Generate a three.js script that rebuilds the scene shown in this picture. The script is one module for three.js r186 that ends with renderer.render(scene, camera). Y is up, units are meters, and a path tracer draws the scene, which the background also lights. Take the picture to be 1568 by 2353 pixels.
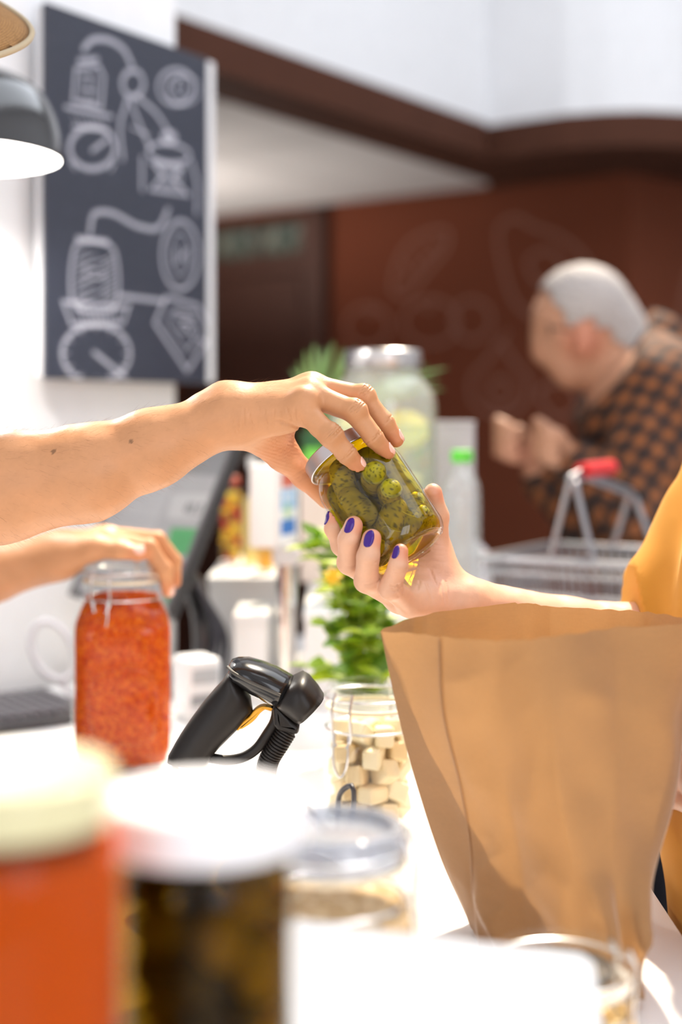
import * as THREE from 'three';
import { RoundedBoxGeometry } from 'three/addons/geometries/RoundedBoxGeometry.js';
import { mergeGeometries, toCreasedNormals, mergeVertices } from 'three/addons/utils/BufferGeometryUtils.js';
import { MeshSurfaceSampler } from 'three/addons/math/MeshSurfaceSampler.js';
import { ImprovedNoise } from 'three/addons/math/ImprovedNoise.js';
import { RectAreaLightUniformsLib } from 'three/addons/lights/RectAreaLightUniformsLib.js';

// ---------------------------------------------------------------- camera, sky, sun, window light, exposure
const scene = new THREE.Scene();
const W = 1568, H = 2353, F = 3200, CX = W / 2, HY = 960, EYE = 1.31;   // 48 mm lens, level camera, lens shifted down
const camera = new THREE.PerspectiveCamera(2 * Math.atan(H / 2 / F) * 180 / Math.PI, W / H, 0.05, 60);
camera.position.set(0, EYE, 0);
camera.setViewOffset(W, H, 0, H / 2 - HY, W, H);
camera.focus = 1.185;
camera.userData.fStop = 2.15;

const renderer = new THREE.WebGLRenderer({ antialias: true });
renderer.toneMapping = THREE.LinearToneMapping;
renderer.toneMappingExposure = 0.78;
renderer.shadowMap.enabled = true;
RectAreaLightUniformsLib.init();

scene.background = new THREE.Color(0.86, 0.93, 1.0);                    // bright hazy sky, seen only through the openings
scene.backgroundIntensity = 2.0;

const sun = new THREE.DirectionalLight(0xffedd2, 11);                  // high sun through the roof light, from behind and right
sun.position.set(0.22 * 6, 1.3 + 1.0 * 6, -1.2 - 0.72 * 6);
sun.target.position.set(0, 1.3, -1.2);
sun.shadow.radius = 2.0;
Object.assign(sun.shadow.camera, { left: -4, right: 4, top: 4, bottom: -4, near: 0.5, far: 20 });
sun.shadow.mapSize.set(4096, 4096);
sun.castShadow = true;
scene.add(sun, sun.target);
function daylight(x, y, z, w, h, tx, ty, tz, intensity, color) {        // soft daylight standing in a glazed opening
  const l = new THREE.RectAreaLight(color, intensity, w, h);
  l.position.set(x, y, z); l.lookAt(tx, ty, tz);
  l.name = 'daylight'; scene.add(l);
  return l;
}
daylight(1.22, 3.5, -2.2, 1.9, 3.9, 1.22, 0, -2.2, 2.3, 0xf4f7ff);          // roof light
daylight(1.62, 1.95, 2.72, 1.7, 2.5, 0.9, 1.75, -1.2, 4.6, 0xfbfaff);      // tall shop window behind the camera, right
daylight(-1.5, 1.95, 2.72, 1.1, 2.5, -1.1, 1.8, -1.2, 2.6, 0xfbfaff);     // and left
// ---------------------------------------------------------------- helpers
const V = (x, y, z) => new THREE.Vector3(x, y, z);
// surveyed points: sight line (x, y) and distance in front of the camera -> metres in the room
const P = (px, py, d) => V((px - CX) * d / F, EYE - (py - HY) * d / F, -d);
const TOP = 0.9;                                                        // counter height
function rng(seed) { let s = seed >>> 0; return () => { s = (s + 0x6d2b79f5) | 0; let t = Math.imul(s ^ (s >>> 15), 1 | s); t = (t + Math.imul(t ^ (t >>> 7), 61 | t)) ^ t; return ((t ^ (t >>> 14)) >>> 0) / 4294967296; }; }
const noiseGen = new ImprovedNoise();
const noise = (x, y, z) => noiseGen.noise(x + 31.7, y + 11.3, z + 57.1);
const fbm = (x, y, z) => noise(x, y, z) * 0.6 + noise(x * 2.1, y * 2.1, z * 2.1) * 0.3 + noise(x * 4.3, y * 4.3, z * 4.3) * 0.15;
const clamp = THREE.MathUtils.clamp, lerp = THREE.MathUtils.lerp, smooth = (x, a, b) => { const t = clamp((x - a) / (b - a), 0, 1); return t * t * (3 - 2 * t); };
const std = (color, roughness = 0.6, more = {}) => new THREE.MeshStandardMaterial({ color, roughness, ...more });
const phys = (color, roughness, more = {}) => new THREE.MeshPhysicalMaterial({ color, roughness, ...more });
const lin = (r, g, b) => new THREE.Color().setRGB(r, g, b);

const taken = new Map();
function numbered(name) { const n = taken.get(name) ?? 0; taken.set(name, n + 1); return n ? `${name}_${String(n).padStart(3, '0')}` : name; }
function tag(o, label, category, group, kind) { o.userData.label = label; o.userData.category = category; if (group) o.userData.group = group; if (kind) o.userData.kind = kind; return o; }
function thing(name, label, category, pos = V(0, 0, 0), group) { const o = new THREE.Group(); o.name = numbered(name); o.position.copy(pos); scene.add(o); return tag(o, label, category, group); }
function part(parent, name, geo, mat, pos, rot) {
  const m = new THREE.Mesh(geo, mat); m.name = name; m.castShadow = m.receiveShadow = true;
  if (pos) m.position.copy(pos); if (rot) m.rotation.set(...rot);
  parent.add(m); return m;
}
function solo(name, geo, mat, label, category, group, kind) { const m = part(scene, numbered(name), geo, mat); return tag(m, label, category, group, kind); }
function struct(name, geo, mat, parent = scene) { const m = part(parent, name, geo, mat); if (parent === scene) { m.userData.kind = 'structure'; m.userData.label = name.replaceAll('_', ' '); } return m; }
function local(geo, pos) { geo.translate(-pos.x, -pos.y, -pos.z); return geo; }

function box(w, h, d, r = 0.002, seg = 2) { return new RoundedBoxGeometry(w, h, d, seg, Math.min(r, w / 2.01, h / 2.01, d / 2.01)); }
function boxAt(x0, x1, y0, y1, z0, z1) { const g = new THREE.BoxGeometry(x1 - x0, y1 - y0, z1 - z0); g.translate((x0 + x1) / 2, (y0 + y1) / 2, (z0 + z1) / 2); return g; }
function prism(pts, y0, y1) {                                            // plan polygon [x, z] -> upright slab
  const s = new THREE.Shape(pts.map(([x, z]) => new THREE.Vector2(x, -z)));
  const g = new THREE.ExtrudeGeometry(s, { depth: y1 - y0, bevelEnabled: false });
  g.rotateX(-Math.PI / 2); g.translate(0, y0, 0); return g;
}
function tube(points, r, seg = 24, rad = 8, closed = false) { return new THREE.TubeGeometry(new THREE.CatmullRomCurve3(points, closed, 'centripetal'), seg, r, rad, closed); }
function rod(a, b, r, rad = 8) { const g = new THREE.CylinderGeometry(r, r, a.distanceTo(b), rad); g.applyQuaternion(new THREE.Quaternion().setFromUnitVectors(V(0, 1, 0), b.clone().sub(a).normalize())); g.translate((a.x + b.x) / 2, (a.y + b.y) / 2, (a.z + b.z) / 2); return g; }
function merge(list) { return mergeGeometries(list.map((g) => { const h = g.index ? g.toNonIndexed() : g.clone(); for (const k of Object.keys(h.attributes)) if (!['position', 'normal', 'uv'].includes(k)) h.deleteAttribute(k); if (!h.attributes.uv) h.setAttribute('uv', new THREE.BufferAttribute(new Float32Array(h.attributes.position.count * 2), 2)); return h; })); }
// turned or squared vessel: profile rows [radius, height, squareness 0..1]
function vessel(rows, seg = 64, smoothRows = 1) {
  const pos = [], uv = [], idx = [];
  rows.forEach(([r, y, q = 0], j) => {
    for (let i = 0; i <= seg; i++) {
      const a = i / seg * Math.PI * 2, n = 2 + 3.2 * q, c = Math.abs(Math.cos(a + Math.PI / 4 * 0)), s = Math.abs(Math.sin(a));
      const k = Math.pow(Math.pow(c, n) + Math.pow(s, n), -1 / n);
      pos.push(Math.cos(a) * r * k, y, Math.sin(a) * r * k); uv.push(i / seg, y * 10);
    }
    if (j) for (let i = 0; i < seg; i++) { const a = (j - 1) * (seg + 1) + i, b = a + seg + 1; idx.push(a, b, a + 1, a + 1, b, b + 1); }
  });
  const g = new THREE.BufferGeometry();
  g.setAttribute('position', new THREE.Float32BufferAttribute(pos, 3)); g.setAttribute('uv', new THREE.Float32BufferAttribute(uv, 2)); g.setIndex(idx);
  const w = g.clone(); w.deleteAttribute('uv'); const m = mergeVertices(w, 1e-6); m.computeVertexNormals();
  const look = new Map(); const key = (p, i) => `${p.getX(i).toFixed(5)},${p.getY(i).toFixed(5)},${p.getZ(i).toFixed(5)}`;
  for (let i = 0; i < m.attributes.position.count; i++) look.set(key(m.attributes.position, i), i);
  const nn = []; for (let i = 0; i < pos.length / 3; i++) { const k = look.get(key(g.attributes.position, i)); nn.push(m.attributes.normal.getX(k), m.attributes.normal.getY(k), m.attributes.normal.getZ(k)); }
  g.setAttribute('normal', new THREE.Float32BufferAttribute(nn, 3));
  return g;
}
// round a coarse profile by Catmull-Rom
function curveRows(rows, n = 4) {
  const out = []; const at = (i) => rows[clamp(i, 0, rows.length - 1)];
  for (let i = 0; i < rows.length - 1; i++) for (let k = 0; k < n; k++) {
    const t = k / n; out.push([0, 1, 2].map((c) => { const a = at(i - 1)[c] ?? 0, b = at(i)[c] ?? 0, d = at(i + 1)[c] ?? 0, e = at(i + 2)[c] ?? 0; return 0.5 * (2 * b + (d - a) * t + (2 * a - 5 * b + 4 * d - e) * t * t + (3 * b - a - 3 * d + e) * t * t * t); }));
  }
  out.push([0, 1, 2].map((c) => rows.at(-1)[c] ?? 0)); return out.map(([r, y, q]) => [Math.max(r, 0), y, clamp(q, 0, 1)]);
}
// loft through rings of { c, u, v, n } : centre, two half-axes, squareness exponent
function loft(rings, seg = 32, caps = true) {
  const pos = [], idx = [];
  for (const { c, u, v, n = 2 } of rings) for (let i = 0; i < seg; i++) {
    const a = i / seg * Math.PI * 2, ca = Math.cos(a), sa = Math.sin(a), k = Math.pow(Math.pow(Math.abs(ca), n) + Math.pow(Math.abs(sa), n), -1 / n);
    pos.push(c.x + (u.x * ca + v.x * sa) * k, c.y + (u.y * ca + v.y * sa) * k, c.z + (u.z * ca + v.z * sa) * k);
  }
  for (let j = 1; j < rings.length; j++) for (let i = 0; i < seg; i++) { const a = (j - 1) * seg + i, b = (j - 1) * seg + (i + 1) % seg, d = a + seg, e = b + seg; idx.push(a, b, d, b, e, d); }
  if (caps) for (const [j, flip] of [[0, true], [rings.length - 1, false]]) { const m = pos.length / 3, c = rings[j].c; pos.push(c.x, c.y, c.z); for (let i = 0; i < seg; i++) { const a = j * seg + i, b = j * seg + (i + 1) % seg; flip ? idx.push(m, b, a) : idx.push(m, a, b); } }
  const g = new THREE.BufferGeometry(); g.setAttribute('position', new THREE.Float32BufferAttribute(pos, 3)); g.setIndex(idx); g.computeVertexNormals();
  // make sure faces look outwards
  return g;
}
// grid of points [row][col] -> surface
function sheet(grid, closed = false) {
  const R = grid.length, C = grid[0].length, pos = [], uv = [], idx = [];
  grid.forEach((row, j) => row.forEach((p, i) => { pos.push(p.x, p.y, p.z); uv.push(i / (C - 1), j / (R - 1)); }));
  for (let j = 1; j < R; j++) for (let i = 0; i < (closed ? C : C - 1); i++) { const a = (j - 1) * C + i, b = (j - 1) * C + (i + 1) % C, d = a + C, e = b + C; idx.push(a, b, d, b, e, d); }
  const g = new THREE.BufferGeometry(); g.setAttribute('position', new THREE.Float32BufferAttribute(pos, 3)); g.setAttribute('uv', new THREE.Float32BufferAttribute(uv, 2)); g.setIndex(idx); g.computeVertexNormals(); return g;
}
// ---------------- rounded bodies from distance fields
const smin = (a, b, k) => { const h = Math.max(k - Math.abs(a - b), 0) / k; return Math.min(a, b) - h * h * k * 0.25; };
function bone(a, b, ra, rb) {
  const ax = a.x, ay = a.y, az = a.z, bx = b.x - ax, by = b.y - ay, bz = b.z - az, l = 1 / Math.max(1e-12, bx * bx + by * by + bz * bz);
  return (x, y, z) => { const px = x - ax, py = y - ay, pz = z - az, t = clamp((px * bx + py * by + pz * bz) * l, 0, 1), dx = px - bx * t, dy = py - by * t, dz = pz - bz * t; return Math.sqrt(dx * dx + dy * dy + dz * dz) - (ra + (rb - ra) * t); };
}
function ball(c, rx, ry = rx, rz = rx) { const m = Math.min(rx, ry, rz); return (x, y, z) => { const k = Math.hypot((x - c.x) / rx, (y - c.y) / ry, (z - c.z) / rz); return (k - 1) * m; }; }
function chain(list, k = 0.004) { const bs = []; for (let i = 1; i < list.length; i++) bs.push(bone(list[i - 1][0], list[i][0], list[i - 1][1] / 100, list[i][1] / 100)); return blend(bs, k); }
function blend(fs, k) { return (x, y, z) => { let d = fs[0](x, y, z); for (let i = 1; i < fs.length; i++) d = smin(d, fs[i](x, y, z), k); return d; }; }
function netMesh(f, lo, hi, cell, normalEps = cell * 0.5) {
  const nx = Math.ceil((hi.x - lo.x) / cell) + 1, ny = Math.ceil((hi.y - lo.y) / cell) + 1, nz = Math.ceil((hi.z - lo.z) / cell) + 1, val = new Float32Array(nx * ny * nz), B = 8;
  const at = (i, j, k) => (k * ny + j) * nx + i;
  for (let k0 = 0; k0 < nz; k0 += B) for (let j0 = 0; j0 < ny; j0 += B) for (let i0 = 0; i0 < nx; i0 += B) {
    const c = f(lo.x + (i0 + B / 2) * cell, lo.y + (j0 + B / 2) * cell, lo.z + (k0 + B / 2) * cell), far = Math.abs(c) > cell * B * 1.15 + 0.006;
    for (let k = k0; k < Math.min(nz, k0 + B); k++) for (let j = j0; j < Math.min(ny, j0 + B); j++) for (let i = i0; i < Math.min(nx, i0 + B); i++)
      val[at(i, j, k)] = far ? c : f(lo.x + i * cell, lo.y + j * cell, lo.z + k * cell);
  }
  const vid = new Int32Array(nx * ny * nz).fill(-1), pos = [], idx = [];
  for (let k = 0; k < nz - 1; k++) for (let j = 0; j < ny - 1; j++) for (let i = 0; i < nx - 1; i++) {
    let mask = 0; const v = [];
    for (let c = 0; c < 8; c++) { const q = val[at(i + (c & 1), j + ((c >> 1) & 1), k + (c >> 2))]; v.push(q); if (q < 0) mask |= 1 << c; }
    if (mask === 0 || mask === 255) continue;
    let x = 0, y = 0, z = 0, n = 0;
    for (const [a, b] of EDGES) { const p = v[a], q = v[b]; if ((p < 0) === (q < 0)) continue; const t = p / (p - q); x += (a & 1) + (((b & 1) - (a & 1)) * t); y += ((a >> 1) & 1) + ((((b >> 1) & 1) - ((a >> 1) & 1)) * t); z += (a >> 2) + (((b >> 2) - (a >> 2)) * t); n++; }
    vid[at(i, j, k)] = pos.length / 3; pos.push(lo.x + (i + x / n) * cell, lo.y + (j + y / n) * cell, lo.z + (k + z / n) * cell);
  }
  const quad = (a, b, c, d, flip) => { if (a < 0 || b < 0 || c < 0 || d < 0) return; flip ? idx.push(a, c, b, a, d, c) : idx.push(a, b, c, a, c, d); };
  for (let k = 1; k < nz - 1; k++) for (let j = 1; j < ny - 1; j++) for (let i = 1; i < nx - 1; i++) {
    const s = val[at(i, j, k)] < 0;
    if (s !== val[at(i + 1, j, k)] < 0) quad(vid[at(i, j - 1, k - 1)], vid[at(i, j, k - 1)], vid[at(i, j, k)], vid[at(i, j - 1, k)], !s);
    if (s !== val[at(i, j + 1, k)] < 0) quad(vid[at(i - 1, j, k - 1)], vid[at(i - 1, j, k)], vid[at(i, j, k)], vid[at(i, j, k - 1)], !s);
    if (s !== val[at(i, j, k + 1)] < 0) quad(vid[at(i - 1, j - 1, k)], vid[at(i, j - 1, k)], vid[at(i, j, k)], vid[at(i - 1, j, k)], !s);
  }
  const nor = new Float32Array(pos.length), e = normalEps;
  for (let i = 0; i < pos.length; i += 3) {
    let [x, y, z] = [pos[i], pos[i + 1], pos[i + 2]];
    const gx = f(x + e, y, z) - f(x - e, y, z), gy = f(x, y + e, z) - f(x, y - e, z), gz = f(x, y, z + e) - f(x, y, z - e), l = 1 / (Math.hypot(gx, gy, gz) || 1);
    const d = clamp(f(x, y, z), -cell * 0.6, cell * 0.6);                // pull the vertex onto the surface
    pos[i] -= gx * l * d; pos[i + 1] -= gy * l * d; pos[i + 2] -= gz * l * d;
    nor[i] = gx * l; nor[i + 1] = gy * l; nor[i + 2] = gz * l;
  }
  const g = new THREE.BufferGeometry(); g.setAttribute('position', new THREE.Float32BufferAttribute(pos, 3)); g.setAttribute('normal', new THREE.BufferAttribute(nor, 3)); g.setIndex(idx); return g;
}
const EDGES = []; for (let a = 0; a < 8; a++) for (const b of [a ^ 1, a ^ 2, a ^ 4]) if (b > a) EDGES.push([a, b]);
function paint(g, fn) { const p = g.attributes.position, c = new Float32Array(p.count * 3), n = g.attributes.normal; for (let i = 0; i < p.count; i++) { const [r, gg, b] = fn(p.getX(i), p.getY(i), p.getZ(i), n?.getX(i), n?.getY(i), n?.getZ(i)); c[i * 3] = r; c[i * 3 + 1] = gg; c[i * 3 + 2] = b; } g.setAttribute('color', new THREE.BufferAttribute(c, 3)); return g; }
function hug(c, r) { return [V(c.x - r, c.y - r, c.z - r), V(c.x + r, c.y + r, c.z + r)]; }
function bounds(pts, pad) { const b = new THREE.Box3().setFromPoints(pts); return [b.min.subScalar(pad), b.max.addScalar(pad)]; }

// ---------------- textures
function canvas(w, h, draw) { const c = document.createElement('canvas'); c.width = w; c.height = h; draw(c.getContext('2d'), w, h); return c; }
function canvasTexture(w, h, draw, srgb = true) { const t = new THREE.CanvasTexture(canvas(w, h, draw)); if (srgb) t.colorSpace = THREE.SRGBColorSpace; t.wrapS = t.wrapT = THREE.RepeatWrapping; t.anisotropy = 8; return t; }
function fieldTexture(n, fn, srgb = false) {
  const d = new Uint8Array(n * n * 4);
  for (let j = 0; j < n; j++) for (let i = 0; i < n; i++) { const v = fn(i / n, j / n); const o = (j * n + i) * 4; if (Array.isArray(v)) { for (let c = 0; c < 3; c++) d[o + c] = clamp(v[c] * 255, 0, 255); } else d[o] = d[o + 1] = d[o + 2] = clamp(v * 255, 0, 255); d[o + 3] = 255; }
  const t = new THREE.DataTexture(d, n, n); t.magFilter = THREE.LinearFilter; t.minFilter = THREE.LinearFilter; t.wrapS = t.wrapT = THREE.RepeatWrapping; if (srgb) t.colorSpace = THREE.SRGBColorSpace; t.needsUpdate = true; return t;
}
// tileable noise: blends four shifted copies
const tileNoise = (u, v, s, z = 0) => { const a = fbm(u * s, v * s, z), b = fbm((u - 1) * s, v * s, z), c = fbm(u * s, (v - 1) * s, z), d = fbm((u - 1) * s, (v - 1) * s, z); return lerp(lerp(a, b, u), lerp(c, d, u), v); };
// ---------------------------------------------------------------- the room
const paintTex = fieldTexture(256, (u, v) => 0.93 + 0.06 * tileNoise(u, v, 18));
const whitePaint = std(lin(0.9, 0.9, 0.915), 0.7, { map: paintTex });
const ROOF = 3.6, LOW = EYE + 0.95, BAND = EYE + 1.07;
const wallDir = [0.534, 0.846];                                          // the white partition runs away to the right
const onWall = (s, off = 0) => [-0.46 + wallDir[0] * s - wallDir[1] * off, -(2.12 + wallDir[1] * s + wallDir[0] * off)];
struct('wall_left', prism([onWall(-2.4, 0.02), onWall(0.351, 0.02), onWall(0.351, 0.14), onWall(-2.4, 0.14)], 0, ROOF), whitePaint);

// beam line over the dark back room
const fl = V(-0.735, 0, -3.27), fr = V(0.53, 0, -5.06), bl = V(-0.735, 0, -3.6), br = V(0.588, 0, -5.6);
const bow = [[0.5365, 5.1], [0.652, 5.013], [0.792, 4.912], [0.936, 4.864], [1.055, 4.85], [1.195, 4.878], [1.43, 5.0], [1.9, 5.35], [2.9, 6.0]].map(([x, d]) => [x, -d]);
const wallA = [[-1.5, 7.46], [0.617, 5.79], [1.12, 5.39]].map(([x, d]) => [x, -d]);
struct('wall_upper', prism([[fl.x, fl.z], [fr.x, fr.z], ...bow, [2.9, -6.1], ...bow.slice().reverse().map(([x, z]) => [x, z - 0.12]), [fr.x, fr.z - 0.12], [fl.x, fl.z - 0.12]], BAND, ROOF), whitePaint);
const brownTex = fieldTexture(256, (u, v) => { const n = 0.9 + 0.16 * tileNoise(u, v, 7) + 0.06 * tileNoise(u, v, 40, 3); return [n, n, n]; });
const brown = phys(lin(0.088, 0.033, 0.019), 0.8, { map: brownTex, specularIntensity: 0.35 });
const soffit = [[fl.x, fl.z], [fr.x, fr.z], ...bow, [2.9, -6.9], [1.75, -6.02], [1.12, -5.39], [0.617, -5.79], [br.x, br.z], [bl.x, bl.z]];
struct('trim_1', prism(soffit, LOW, BAND), brown);                       // brown beam with a bowed right half
const tileTex = canvasTexture(512, 512, (c, w) => { c.fillStyle = '#d6d0cc'; c.fillRect(0, 0, w, w); const r = rng(4); for (let i = 0; i < 5000; i++) { c.fillStyle = `rgba(120,112,108,${r() * 0.25})`; c.fillRect(r() * w, r() * w, 2, 2); } });
const lowCeiling = struct('ceiling_back_room', prism([[bl.x - 0.9, bl.z], [bl.x, bl.z], [br.x, br.z], [0.617, -5.79], wallA[0], [-1.6, -6]], LOW + 0.03, LOW + 0.12), std(lin(0.62, 0.6, 0.59), 0.85, { map: tileTex }));
{ // ceiling panels with recessed joints
  const pm = std(lin(0.66, 0.64, 0.63), 0.85);
  const g = new THREE.BoxGeometry(0.586, 0.03, 0.586);
  const inside = (x, z) => { const poly = [[-1.5, -3.9], [bl.x, bl.z - 0.02], [br.x, br.z], [0.6, -5.75], [-1.45, -7.35]]; let c = false; for (let i = 0, j = 4; i < 5; j = i++) { const [xi, zi] = poly[i], [xj, zj] = poly[j]; if (((zi > z) !== (zj > z)) && x < (xj - xi) * (z - zi) / (zj - zi) + xi) c = !c; } return c; };
  const ang = Math.atan2(1.22, 0.872), ca = Math.cos(ang), sa = Math.sin(ang);
  for (let i = -4; i < 8; i++) for (let j = -5; j < 7; j++) { const x = -0.4 + (i * ca - j * sa) * 0.6, z = -4.6 - (i * sa + j * ca) * 0.6; if (inside(x, z)) { const m = part(lowCeiling, 'ceiling_panel', g, pm, V(x, LOW + 0.016, z), [0, ang, 0]); m.userData.kind = undefined; } }
}
// the dark back wall with its chalk drawings
function wallBetween(name, a, b, y0, y1, thick, mat) {
  const L = Math.hypot(b[0] - a[0], b[1] - a[1]), g = new THREE.BoxGeometry(L, y1 - y0, thick);
  const m = struct(name, g, mat); m.position.set((a[0] + b[0]) / 2, (y0 + y1) / 2, (a[1] + b[1]) / 2);
  m.rotation.y = -Math.atan2(b[1] - a[1], b[0] - a[0]); m.translateZ(-thick / 2); return m;
}
const wA = { x: wallA[0][0], d: 7.46, dx: wallA[2][0] - wallA[0][0], dd: 5.39 - 7.46 };
const onBackWall = (px, py) => { const k = (px - CX) / F, t = (k * wA.d - wA.x) / (wA.dx - k * wA.dd), d = wA.d + wA.dd * t; return [t, (EYE - (py - HY) * d / F) / (LOW + 0.03)]; };
const chalkWall = canvasTexture(2048, 1536, (c, w, h) => {
  c.fillStyle = '#ffffff'; c.fillRect(0, 0, w, h);
  c.fillStyle = '#733d28'; c.fillRect(0, 0, w, h);
  const r = rng(9); for (let i = 0; i < 26000; i++) { c.fillStyle = r() < 0.5 ? `rgba(86,44,28,${r() * 0.3})` : `rgba(130,80,60,${r() * 0.12})`; c.fillRect(r() * w, r() * h, 2 + r() * 10, 1 + r() * 5); }
  const q = (pts, close) => { c.beginPath(); pts.forEach(([x, y], i) => { const [u, v] = onBackWall(x, y); i ? c.lineTo(u * w, (1 - v) * h) : c.moveTo(u * w, (1 - v) * h); }); if (close) c.closePath(); c.stroke(); };
  const smoothPts = (pts, closed = true) => { const cv = new THREE.CatmullRomCurve3(pts.map(([x, y]) => V(x, y, 0)), closed); return cv.getPoints(pts.length * 8).map((p) => [p.x, p.y]); };
  c.lineWidth = 11; c.lineCap = c.lineJoin = 'round'; c.strokeStyle = 'rgba(160,120,108,0.75)';
  q(smoothPts([[1150, 520], [1185, 500], [1225, 520], [1290, 545], [1350, 600], [1370, 690], [1320, 745], [1250, 740], [1190, 700], [1158, 620]]), true);      // avocado
  q(smoothPts([[1215, 600], [1255, 575], [1290, 600], [1280, 640], [1240, 650]]), true);
  q(smoothPts([[905, 670], [920, 590], [960, 545], [1025, 530], [1030, 560], [985, 620], [930, 680]]), true);                                                   // carrot
  c.lineWidth = 6; for (let i = 0; i < 6; i++) q([[915 + i * 18, 655 - i * 18], [945 + i * 15, 640 - i * 17]]);
  for (let i = 0; i < 4; i++) q([[925 + i * 20, 600 - i * 14], [940 + i * 22, 625 - i * 16]]);
  c.lineWidth = 11;
  const ring = (x, y, rx, ry) => q(smoothPts([0, 1, 2, 3, 4, 5, 6, 7].map((i) => [x + rx * Math.cos(i * Math.PI / 4), y + ry * Math.sin(i * Math.PI / 4)])), true);
  ring(990, 740, 62, 52); ring(1085, 735, 44, 46); ring(845, 750, 50, 46);                                                                                     // tomatoes
  c.lineWidth = 7; q(smoothPts([[1000, 690], [985, 712], [965, 700]], false)); q(smoothPts([[845, 705], [850, 722], [868, 715]], false));
  c.lineWidth = 11;
  q(smoothPts([[1150, 790], [1120, 830], [1085, 870], [1090, 925], [1150, 955], [1205, 925], [1212, 870], [1180, 830]]), true);                                  // pear
  q([[1150, 790], [1165, 765]]); ring(1150, 900, 26, 30);
  q(smoothPts([[1240, 900], [1300, 880], [1330, 930], [1280, 960]], true));
  ring(1260, 1090, 50, 60); ring(900, 880, 60, 70);
});
const backWall = wallBetween('wall_back', wallA[0], wallA[2], 0, LOW + 0.03, 0.12, phys(0xffffff, 0.8, { map: chalkWall, specularIntensity: 0.4 }));
const dimTex = canvasTexture(512, 512, (c, w) => { c.fillStyle = '#733d28'; c.fillRect(0, 0, w, w); const r = rng(19); for (let i = 0; i < 5000; i++) { c.fillStyle = `rgba(${96 + r() * 40},${50 + r() * 26},${34 + r() * 22},.2)`; c.fillRect(r() * w, r() * w, 6, 3); } c.strokeStyle = 'rgba(160,120,108,.5)'; c.lineWidth = 7; for (let i = 0; i < 3; i++) { c.beginPath(); c.ellipse(120 + i * 40, 120 + i * 130, 46, 60, 0.3, 0, 7); c.stroke(); } });
wallBetween('wall_back_right', [1.12, -5.39], [2.9, -6.9], 0, LOW + 0.03, 0.12, phys(0xffffff, 0.8, { map: dimTex, specularIntensity: 0.4 }));
wallBetween('wall_back_left', [-1.1, -2.6], [-1.5, -7.46], 0, LOW + 0.1, 0.12, brown).translateZ(0.12);

{ // door with a glazed strip over it, set in the back wall
  const at = (px, py, off) => { const [t, v] = onBackWall(px, py); const p = V(wA.x + wA.dx * t, v * (LOW + 0.03), -(wA.d + wA.dd * t)); const n = V(-wA.dd, 0, wA.dx).normalize(); return p.addScaledVector(V(-0.616, 0, 0.788), off); };
  const door = new THREE.Group(); door.name = 'door_1'; door.userData.kind = 'structure'; door.userData.label = 'dark brown door in the back wall'; scene.add(door);
  const ang = -Math.atan2(-(wA.dd), wA.dx) * -1;
  const yaw = backWall.rotation.y, dm = std(lin(0.075, 0.03, 0.02), 0.55);
  const put = (name, px0, px1, y0, y1, thick, mat) => { const a = at(px0, 700, 0), b = at(px1, 700, 0); const g = box(Math.hypot(b.x - a.x, b.z - a.z), y1 - y0, thick, 0.004); const m = part(door, name, g, mat, a.clone().add(b).multiplyScalar(0.5).setY((y0 + y1) / 2), [0, yaw, 0]); m.translateZ(thick / 2); return m; };
  put('door_leaf', 420, 700, 0.01, 1.98, 0.03, dm);
  put('door_post', 712, 760, 0, LOW, 0.06, dm); put('door_rail', 400, 712, 1.98, 2.04, 0.06, dm);
  const handle = put('door_handle', 662, 676, 1.0, 1.03, 0.09, std(0x555049, 0.35, { metalness: 1 }));
  const win = new THREE.Group(); win.name = 'window_1'; win.userData.kind = 'structure'; win.userData.label = 'narrow glazed strip above the brown door'; scene.add(win);
  const gt = canvasTexture(512, 128, (c, w, h) => { const r = rng(12); c.fillStyle = '#59615c'; c.fillRect(0, 0, w, h); for (let i = 0; i < 60; i++) { c.fillStyle = ['#6f7a70', '#4b5a50', '#86847a', '#5d4f44', '#39504a'][i % 5]; c.fillRect(r() * w, r() * h, 10 + r() * 40, 10 + r() * 60); } });
  const gm = std(0xffffff, 0.25, { map: gt });
  const put2 = (name, px0, px1, thick, mat, lo, hi) => { const a = at(px0, 540, 0), b = at(px1, 540, 0); const m = part(win, name, box(Math.hypot(b.x - a.x, b.z - a.z), hi - lo, thick, 0.003), mat, a.clone().add(b).multiplyScalar(0.5).setY((lo + hi) / 2), [0, yaw, 0]); m.translateZ(thick / 2); };
  put2('window_pane', 405, 500, 0.02, gm, 2.07, 2.21); put2('window_pane', 508, 600, 0.02, gm, 2.07, 2.21); put2('window_pane', 608, 712, 0.02, gm, 2.07, 2.21);
  put2('window_frame', 398, 716, 0.035, dm, 2.045, 2.068); put2('window_frame', 398, 716, 0.035, dm, 2.212, 2.235);
}
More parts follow.
